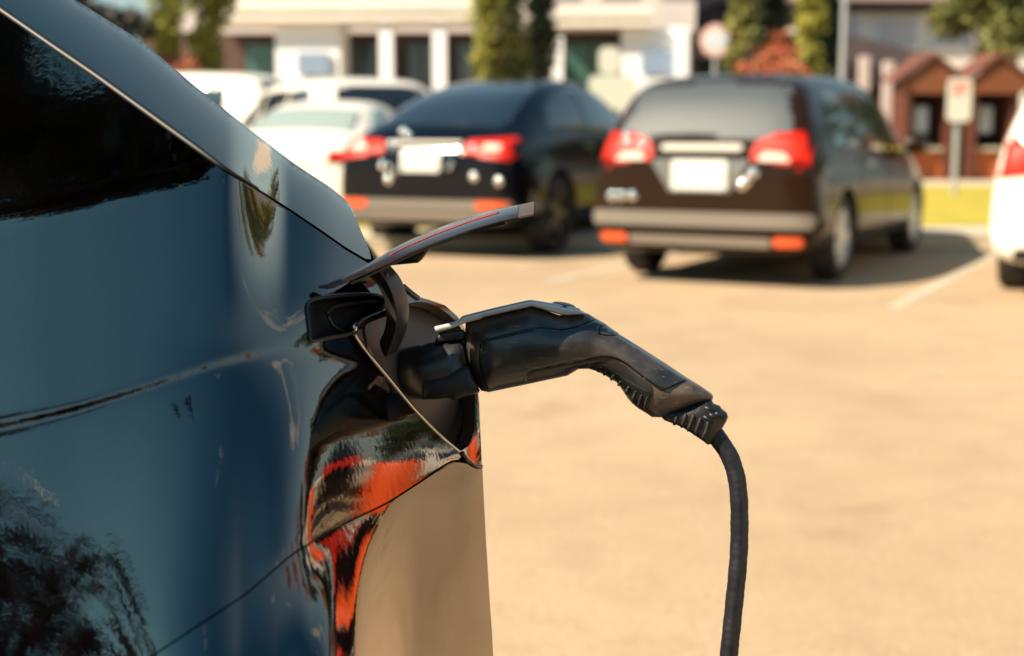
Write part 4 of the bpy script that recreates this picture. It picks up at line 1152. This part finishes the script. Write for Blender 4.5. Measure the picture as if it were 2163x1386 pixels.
port_tube([Z8(452, 350), Z8(462, 400), Z8(482, 470), Z8(510, 520)], .0010, M_satin, 'port_bezel', -.002, lambda x, y: Dp(x, y))
port_tube([(750, 707), (776, 744), (823, 801), (873, 861), (926, 916), (974, 957)], .0011, M_chrome, 'port_lip', -.0004)
port_tube([(976, 957), (988, 972), (1002, 983), (1016, 986)], .0022, M_gloss, 'corner_seal', -.001)
port_tube([(852, 604), (866, 616), (884, 630)], .0022, M_gloss, 'corner_seal', -.002)
# ---- charging port door, hinged up on a curved arm
door = bpy.data.objects.new('charge_port_door', None); COL.objects.link(door); door.parent = carx; door.empty_display_size = .05
near = [Z7(138, 800), Z7(230, 785), Z7(410, 715), Z7(530, 668), Z7(640, 620), Z7(780, 560), Z7(930, 490), Z7(1190, 385), Z7(1500, 275), Z7(1780, 192), Z7(1995, 145)]
NW = [1.092, 1.093, 1.098, 1.105, 1.112, 1.12, 1.13, 1.14, 1.15, 1.155, 1.158]
WD = [.006, .012, .022, .032, .048, .075, .105, .128, .135, .122, .085]
def door_surface(t, u):
    """t along the near edge, u across (0 near, 1 far), crowned"""
    i = t * (len(near) - 1)
    ix = np.arange(len(near))
    px = np.interp(i, ix, [p[0] for p in near]); py = np.interp(i, ix, [p[1] for p in near])
    d = np.interp(i, ix, NW); wd_ = np.interp(i, ix, WD)
    if i > len(near) - 1:
        px += (i - len(near) + 1) * (near[-1][0] - near[-2][0]); py += (i - len(near) + 1) * (near[-1][1] - near[-2][1])
    p_ = P(px, py, d)
    crown = .010 * math.sin(math.pi * min(1, u * .9)) * min(1, wd_ / .07)
    return p_ + Vector((.02 * u * wd_, wd_ * u, crown * 0.6 - .005 * wd_ * u))
def slab(name, t0, t1, nt_, nu, th_, m, parent, u0=0.0, u1=1.0, lift=0.0, taper=True):
    up_ = []; lo_ = []
    for a in range(nt_ + 1):
        t = t0 + (t1 - t0) * a / nt_
        for b in range(nu + 1):
            u = u0 + (u1 - u0) * b / nu
            p_ = door_surface(t, u) + Vector((0, 0, lift))
            e = min(b, nu - b) / nu
            tt = th_ * (min(1, .35 + t * 5) if taper else 1)
            rnd = math.sqrt(max(0, 1 - (1 - min(1, e * 6)) ** 2))
            up_.append(p_ + Vector((0, 0, -tt * .5 + tt * .5 * (.35 + .65 * rnd)))); lo_.append(p_ - Vector((0, 0, tt * .5 + tt * .5 * (.35 + .65 * rnd))))
    n = len(up_); W_ = nu + 1
    fs = []
    for a in range(nt_):
        for b in range(nu):
            i = a * W_ + b
            fs.append([i, i + 1, i + W_ + 1, i + W_]); fs.append([n + i, n + i + W_, n + i + W_ + 1, n + i + 1])
        i = a * W_; fs.append([i, i + W_, n + i + W_, n + i]); i = a * W_ + nu; fs.append([i, n + i, n + i + W_, i + W_])
    for b in range(nu):
        fs.append([b, n + b, n + b + 1, b + 1]); i = nt_ * W_ + b; fs.append([i, i + 1, n + i + 1, n + i])
    me = mesh(up_ + lo_, fs)
    bm = bmesh.new(); bm.from_mesh(me); bmesh.ops.recalc_face_normals(bm, faces=bm.faces); bm.to_mesh(me); bm.free()
    o = link(name, me, m, parent, smooth=True, world=True); sharp(me, 55)
    return o
M_door = mat('warm_mirror_flap', (.018, .011, .008), .25, coat=.3)  # brown base stands in for warm surroundings mirrored in the flap
slab('door_panel', 0, .985, 60, 14, .0048, M_door, door)
slab('lamp_tip', .987, 1.052, 6, 8, .0042, mat('clear_smoked_lens', (.07, .05, .04), .4, coat=.0), door, taper=False)
slab('door_lining', .22, .93, 40, 8, .004, M_satblk, door, u0=.10, u1=.9, lift=-.0048)
q = [door_surface(t, .16 + .25 * (t - .5)) + Vector((0, 0, .0003)) for t in np.linspace(.50, .90, 24)]
MB().tube(q, .00035, 8).build('red_lamp_edge', mat('red_edge', (.75, .05, .03), .3), door, smooth=True, world=True)
# latch under the door
lo = [Z7(780, 600), Z7(900, 555), Z7(1040, 505), Z7(1190, 425), Z7(1200, 412), Z7(1130, 500), Z7(1085, 560), Z7(1055, 583), Z7(960, 588), Z7(800, 612)]
la = pillow('latch', resample(lo, 5), 1.185, .012, 7, mat('bronze_plastic', (.10, .06, .04), .4), door, step=4, Re=.004)
mb = MB()
for k in range(9):
    x = 830 + k * 26
    a = Z7(x, 572 - k * 1.5); b = Z7(x + 4, 606 - k * 2.5)
    mb.tube([P(*a, 1.1725), P(*b, 1.1725)], .0014, 6)
mb.build('latch_rib', M_satblk, la, smooth=True, world=True)
# hinge arm
Ain = crom([Z2(575, 600), Z2(660, 672), Z2(718, 765), Z2(746, 860), Z2(748, 960), Z2(728, 1050), Z2(700, 1120), Z2(720, 1200)], 8)
Amid = crom([Z2(680, 580), Z2(755, 685), Z2(800, 790), Z2(822, 890), Z2(820, 990), Z2(800, 1090), Z2(770, 1170), Z2(742, 1232)], 8)
Aout = crom([Z2(765, 545), Z2(845, 640), Z2(893, 750), Z2(914, 850), Z2(910, 960), Z2(885, 1060), Z2(850, 1140), Z2(822, 1195)], 8)
n = len(Ain); vs = []; fs = []
for i in range(n):
    t = i / (n - 1)
    b = .03 * t
    vs += [P(*Ain[i], 1.142 + b), P(*Amid[i], 1.130 + b), P(*Aout[i], 1.158 + b), P(Aout[i][0] - 6, Aout[i][1], 1.175 + b), P(*Ain[i], 1.172 + b)]
for i in range(n - 1):
    for k in range(5): fs.append([i * 5 + k, i * 5 + (k + 1) % 5, (i + 1) * 5 + (k + 1) % 5, (i + 1) * 5 + k])
fs += [list(range(5))[::-1], [(n - 1) * 5 + k for k in range(5)]]
me = mesh(vs, fs)
bm = bmesh.new(); bm.from_mesh(me); bmesh.ops.recalc_face_normals(bm, faces=bm.faces)
ed = [e for e in bm.edges if len(e.link_faces) == 2 and e.calc_face_angle(0) > .45]
bmesh.ops.bevel(bm, geom=ed, offset=.0013, segments=3, affect='EDGES', profile=.5, clamp_overlap=True)
bm.to_mesh(me); bm.free()
arm = link('hinge_arm', me, mat('arm_black_plastic', (.022, .017, .015), .36), door, smooth=True, world=True); sharp(me, 60)
mb = MB()
for (x, y, r_) in ((*Z2(735, 628), .0028), (*Z2(800, 960), .0014)):
    mb.lathe([(.0001, -.0016), (r_ * .8, -.0016), (r_, 0), (r_, .004)], Matrix.Translation(P(x, y, 1.1395 if r_ > .002 else 1.157)), 16)
mb.build('screw_boss', M_satblk, arm, smooth='auto', world=True)

# ------------------------------------------------------------------ the charging plug
def dusty(name, base, dust, lo=.5, hi=.72, rough=.42, scale=14, scratch=True):
    m = bpy.data.materials.new(name); m.use_nodes = True
    t = m.node_tree; b = t.nodes['Principled BSDF']; N = t.nodes.new; L = t.links.new
    c = N('ShaderNodeTexCoord')
    n1 = N('ShaderNodeTexNoise'); n1.inputs['Scale'].default_value = scale; n1.inputs['Detail'].default_value = 8; n1.inputs['Roughness'].default_value = .65
    r1 = N('ShaderNodeValToRGB'); r1.color_ramp.elements[0].position = lo; r1.color_ramp.elements[1].position = hi
    r1.color_ramp.elements[0].color = (*base, 1); r1.color_ramp.elements[1].color = (*dust, 1)
    L(c.outputs['Object'], n1.inputs['Vector']); L(n1.outputs['Fac'], r1.inputs[0])
    out = r1.outputs[0]
    if scratch:
        mp = N('ShaderNodeMapping'); mp.inputs['Rotation'].default_value = (.3, .9, .4); mp.inputs['Scale'].default_value = (30, 260, 420)
        n2 = N('ShaderNodeTexNoise'); n2.inputs['Scale'].default_value = 1.0; n2.inputs['Detail'].default_value = 3
        r2 = N('ShaderNodeValToRGB'); r2.color_ramp.elements[0].position = .66; r2.color_ramp.elements[1].position = .74
        mx_ = N('ShaderNodeMixRGB'); mx_.inputs['Color2'].default_value = (dust[0] * 1.6, dust[1] * 1.6, dust[2] * 1.6, 1)
        L(c.outputs['Object'], mp.inputs['Vector']); L(mp.outputs[0], n2.inputs['Vector']); L(n2.outputs['Fac'], r2.inputs[0]); L(r2.outputs[0], mx_.inputs['Fac']); L(out, mx_.inputs['Color1'])
        out = mx_.outputs[0]
    L(out, b.inputs['Base Color'])
    b.inputs['Coat Weight'].default_value = .7; b.inputs['Coat Roughness'].default_value = .3
    rr_ = N('ShaderNodeMapRange'); rr_.inputs['To Min'].default_value = rough - .12; rr_.inputs['To Max'].default_value = rough + .22; rr_.inputs['From Min'].default_value = .3; rr_.inputs['From Max'].default_value = .7
    L(n1.outputs['Fac'], rr_.inputs['Value']); L(rr_.outputs[0], b.inputs['Roughness'])
    n3 = N('ShaderNodeTexNoise'); n3.inputs['Scale'].default_value = 900
    u = N('ShaderNodeBump'); u.inputs['Strength'].default_value = .12; u.inputs['Distance'].default_value = .0006
    L(c.outputs['Object'], n3.inputs['Vector']); L(n3.outputs['Fac'], u.inputs['Height']); L(u.outputs[0], b.inputs['Normal'])
    return m
M_shell = dusty('dusty_black_shell', (.030, .023, .019), (.17, .118, .085), .42, .70, .32, 16)
M_inset = dusty('worn_black_inset', (.018, .018, .020), (.11, .085, .07), .48, .78, .28, 13)
M_grip = dusty('black_grip_rubber', (.010, .009, .010), (.030, .022, .018), .5, .8, .5, 20, False)
M_nose = dusty('black_nose_plastic', (.007, .007, .009), (.016, .015, .016), .5, .8, .42, 20, False)
M_silver = mat('satin_silver_lever', (.62, .61, .60), .30, metal=.35, coat=.3, bump=(700, .04, .001))
DG = 1.235
def dg(x, y): return DG + .0
gun = thing('charging_plug', 'black dusty charging plug with a silver lever pushed into the open port', 'charging plug', tuple(P(1250, 760, DG)))
ZP = lambda L_: [Z3(*p_) for p_ in L_]
shell = ZP([(302, 238), (330, 226), (410, 206), (560, 168), (700, 136), (790, 160), (880, 192), (960, 190), (1040, 178), (1062, 184), (1105, 212), (1165, 246), (1250, 309), (1400, 402), (1540, 492), (1660, 573), (1760, 634), (1822, 678), (1832, 692), (1828, 714), (1660, 770), (1510, 824), (1452, 822), (1416, 797), (1370, 770), (1330, 738), (1302, 705), (1278, 668), (1256, 634), (1232, 606), (1200, 588), (1166, 566), (1140, 550), (1108, 538), (1060, 524), (1000, 526), (962, 545), (932, 566), (820, 590), (700, 616), (560, 645), (446, 669), (400, 660), (372, 625), (348, 578), (326, 520), (312, 450), (303, 380), (299, 300)])
H0 = .0265
pillow('handle_shell', shell, dg, H0, 72, M_shell, gun, step=6, Re=.0255)
inset = ZP([(440, 664), (412, 600), (396, 530), (391, 450), (393, 400), (404, 372), (424, 352), (460, 340), (600, 306), (740, 276), (830, 280), (905, 284), (990, 266), (1060, 240), (1106, 222), (1140, 240), (1164, 258), (1126, 268), (1120, 290), (1128, 310), (1170, 320), (1246, 320), (1400, 414), (1540, 504), (1655, 580), (1662, 592), (1590, 622), (1525, 650), (1505, 645), (1400, 573), (1290, 488), (1240, 462), (1195, 450), (1135, 448), (1000, 476), (860, 502), (742, 528), (702, 540), (684, 560), (676, 590), (682, 614), (560, 640)])
def d_on(x, y): return DG
pillow('side_panel', inset, dg, H0, 55, M_inset, gun, step=6, Re=.020, base=DOME['handle_shell'], lift=.0030, edge=3)
trim = ZP([(684, 612), (680, 590), (688, 566), (704, 548), (742, 538), (860, 511), (1000, 486), (1135, 457), (1192, 459), (1236, 470), (1284, 496), (1394, 582), (1450, 624), (1462, 660), (1458, 700), (1436, 770), (1420, 796), (1370, 768), (1332, 736), (1280, 668), (1234, 604), (1170, 566), (1108, 538), (1060, 523), (1000, 525), (932, 566), (820, 590)])
grip_in = ZP([(934, 562), (912, 552), (910, 536), (924, 524), (1000, 506), (1080, 490), (1140, 484), (1170, 492), (1210, 518), (1290, 582), (1380, 632), (1440, 662), (1452, 684), (1446, 712), (1420, 790), (1372, 764), (1334, 732), (1282, 664), (1236, 602), (1172, 562), (1108, 536), (1060, 521), (1000, 523), (960, 544)])
gt = pillow('grip_trim', trim, dg, H0, 40, M_grip, gun, step=6, Re=.020, base=DOME['handle_shell'], lift=.0008, edge=3)
gr = pillow('grip', grip_in, dg, H0, 34, M_seal, gun, step=5, Re=.017, base=DOME['handle_shell'], lift=.0020, edge=4)
mb = MB()
for a, b in (((1140, 505), (1118, 548)), ((1176, 526), (1152, 570)), ((1222, 555), (1196, 600)), ((1268, 590), (1240, 634)), ((1318, 622), (1286, 682)), ((1360, 646), (1326, 730)), ((1396, 664), (1366, 760)), ((1428, 680), (1404, 782))):
    pa, pb = Z3(*a), Z3(*b)
    bp, bh = DOME['grip']
    q_ = []
    for t in np.linspace(0.16, .90, 9):
        x = pa[0] + (pb[0] - pa[0]) * t; y = pa[1] + (pb[1] - pa[1]) * t
        k_ = ((bp - np.array([x, y])) ** 2).sum(1).argmin()
        q_.append(P(x, y, DG - bh[k_] - .0002))
    mb.tube(q_, [.0004, .0008, .0011, .0012, .0012, .0012, .0012, .0011, .0006], 8)
mb.build('grip_rib', M_tyre, gr, smooth=True, world=True)
wedge = ZP([(1124, 292), (1132, 268), (1150, 256), (1166, 250), (1250, 306), (1240, 316), (1190, 318), (1132, 312)])
pillow('side_button', wedge, dg, H0, 40, M_shell, gun, step=4, Re=.02, base=DOME['handle_shell'], lift=.0026, edge=4)
# silver lever with its button
lev = ZP([(108, 270), (114, 261), (240, 233), (262, 216), (283, 196), (480, 146), (680, 101), (712, 98), (745, 103), (870, 124), (1004, 150), (1012, 162), (1040, 176), (1036, 186), (930, 194), (885, 190), (800, 164), (712, 139), (560, 172), (410, 206), (400, 216), (300, 242), (228, 272), (128, 297), (116, 292)])
lv = pillow('lever', lev, DG + .001, .0185, 9, M_silver, gun, step=5, Re=.0035)
# a crease of dark shell showing along the lever, oval press button on its top
cb = P(*Z3(910, 132), DG - .002)
bm_ = MB(); bt = MB()
a0 = P(*Z3(832, 122), DG - .004); a1 = P(*Z3(985, 150), DG - .004)
ax = (a1 - a0); ctr = (a0 + a1) / 2; xl = ax.length / 2; ax.normalize()
M_ = Matrix((( ax.x, 0, -ax.z, ctr.x), (ax.y, 1, 0, ctr.y), (ax.z, 0, ax.x, ctr.z), (0, 0, 0, 1)))
vs = []; fs = []; nr = 5; ns = 32
for r_ in range(nr + 1):
    q_ = r_ / nr
    for k in range(ns):
        a = 2 * math.pi * k / ns
        vs.append(M_ @ Vector((xl * q_ * math.cos(a), .0135 * q_ * math.sin(a), .0022 * math.sqrt(max(0, 1 - q_ * q_)) + .0006)))
for r_ in range(nr):
    for k in range(ns): fs.append([r_ * ns + k, r_ * ns + (k + 1) % ns, (r_ + 1) * ns + (k + 1) % ns, (r_ + 1) * ns + k])
link('press_button', mesh(vs, fs), M_satblk, lv, smooth=True, world=True)
tab = ZP([(108, 368), (122, 330), (138, 300), (182, 288), (275, 278), (292, 284), (300, 300), (300, 345), (220, 352)])
pillow('lock_tab', tab, DG + .002, .010, 8, M_satblk, gun, step=5, Re=.004)
nose = ZP([(-130, 420), (-60, 392), (0, 378), (36, 380), (62, 366), (130, 356), (220, 346), (302, 334), (308, 400), (322, 480), (352, 580), (392, 658), (386, 671), (300, 694), (240, 716), (222, 716), (200, 700), (130, 713), (40, 714), (-60, 690), (-110, 640), (-140, 540)])
pillow('nose', nose, lambda x, y: DG + .012 - (x - 880) * .00007, .0265, 48, M_nose, gun, step=7, Re=.0262)
skirt = ZP([(30, 584), (302, 506), (330, 520), (352, 582), (390, 656), (384, 668), (300, 692), (235, 716), (200, 704), (36, 712)])
pillow('nose_skirt', skirt, lambda x, y: DG + .010 - (x - 880) * .00006, .0268, 30, M_black, gun, step=6, Re=.008)
# strain relief
sr = ZP([(1490, 800), (1600, 770), (1690, 740), (1770, 712), (1816, 700), (1834, 738), (1872, 752), (1884, 770), (1916, 795), (1924, 822), (1912, 850), (1890, 888), (1862, 925), (1835, 962), (1820, 990), (1796, 992), (1768, 970), (1700, 924), (1640, 885), (1582, 862), (1530, 842)])
rel = pillow('strain_relief', sr, DG + .002, .0165, 30, M_satblk, gun, step=5, Re=.014)
mb = MB()
for a, m_, b in (((1606, 812), (1598, 845), (1588, 872)), ((1664, 800), (1648, 850), (1632, 890)), ((1712, 806), (1692, 862), (1672, 915)), ((1754, 826), (1738, 880), (1712, 940)), ((1800, 850), (1788, 905), (1760, 966))):
    bp, bh = DOME['strain_relief']; q_ = []
    ctrl = crom([a, m_, b], 5)
    for (zx, zy) in ctrl[:-1]:
        x, y = Z3(zx, zy); k_ = ((bp - np.array([x, y])) ** 2).sum(1).argmin(); q_.append(P(x, y, DG + .002 - bh[k_] - .0003))
    mb.tube(q_, [.0008] + [.0016] * (len(q_) - 2) + [.0008], 8)
mb.build('relief_rib', M_tyre, rel, smooth=True, world=True)
def on_dome(nm, zx, zy, dz, d0):
    x, y = Z3(zx, zy); bp, bh = DOME[nm]
    w_ = 1 / (((bp - np.array([x, y])) ** 2).sum(1) + 4.0) ** 2
    return P(x, y, d0 - float((bh * w_).sum() / w_.sum()) - dz)
mb = MB()
for a, b in (((1778, 762), (1836, 786)), ((1806, 806), (1862, 830)), ((1840, 796), (1896, 826)), ((1770, 818), (1826, 850))):
    mb.tube([on_dome('strain_relief', *a, -.0012, DG + .002), on_dome('strain_relief', (a[0] + b[0]) / 2, (a[1] + b[1]) / 2, -.0010, DG + .002), on_dome('strain_relief', *b, -.0012, DG + .002)], [.0022, .0024, .0022], 8)
mb.build('relief_slot', M_seal, rel, smooth=True, world=True)
# parting lines of the two-part shell
def seam(nm, outline, d0, r=.00055):
    l = resample(crom(ZP(outline), 3), 6, closed=False)
    bp, bh = DOME[nm]; q_ = []
    for x, y in l:
        w_ = 1 / (((bp - np.array([x, y])) ** 2).sum(1) + 4.0) ** 2
        q_.append(P(x, y, d0 - float((bh * w_).sum() / w_.sum()) - .0002))
    return MB().tube(q_, r, 6).build('seam', M_seal, gun, smooth=True, world=True)
seam('handle_shell', [(438, 660), (408, 600), (392, 530), (387, 450), (389, 400), (400, 368), (424, 347), (460, 335), (600, 301), (740, 271), (830, 275), (905, 279), (990, 261), (1060, 235), (1100, 220)], DG)
seam('handle_shell', [(1530, 655), (1590, 628), (1664, 596)], DG)
seam('handle_shell', [(1400, 578), (1290, 493), (1240, 466), (1195, 454), (1135, 452), (1000, 481), (860, 507), (742, 533), (702, 545), (682, 563), (674, 590), (680, 612)], DG)
seam('handle_shell', [(1400, 578), (1500, 650), (1530, 655)], DG)
# cable
cpx = [(1492, 885), (1514, 922), (1540, 962), (1555, 1006), (1561, 1056), (1562, 1106), (1561, 1160), (1557, 1214), (1551, 1273), (1545, 1332), (1539, 1392), (1525, 1560), (1505, 1900), (1500, 2400), (1540, 3000), (1640, 3380)]
pts = [P(x, y, DG + .002) for x, y in cpx]
pts += [Vector((.40, 1.17, .016)), Vector((.75, .95, .013)), Vector((1.3, .5, .013)), Vector((2.2, -.6, .013))]
pts = [Vector(p_) for p_ in crom([tuple(p_) for p_ in pts], 12)]
rad = [.0079 * (1 + .018 * math.sin(i * .55) + .012 * math.sin(i * 1.7 + 1)) for i in range(len(pts))]
M_cable = mat('black_cable_sheath', (.014, .014, .019), .40, bump=(55, .25, .004), rvar=(60, .30, .52))
MB().tube(pts, rad, 20).build('cable', M_cable, gun, smooth=True, world=True)
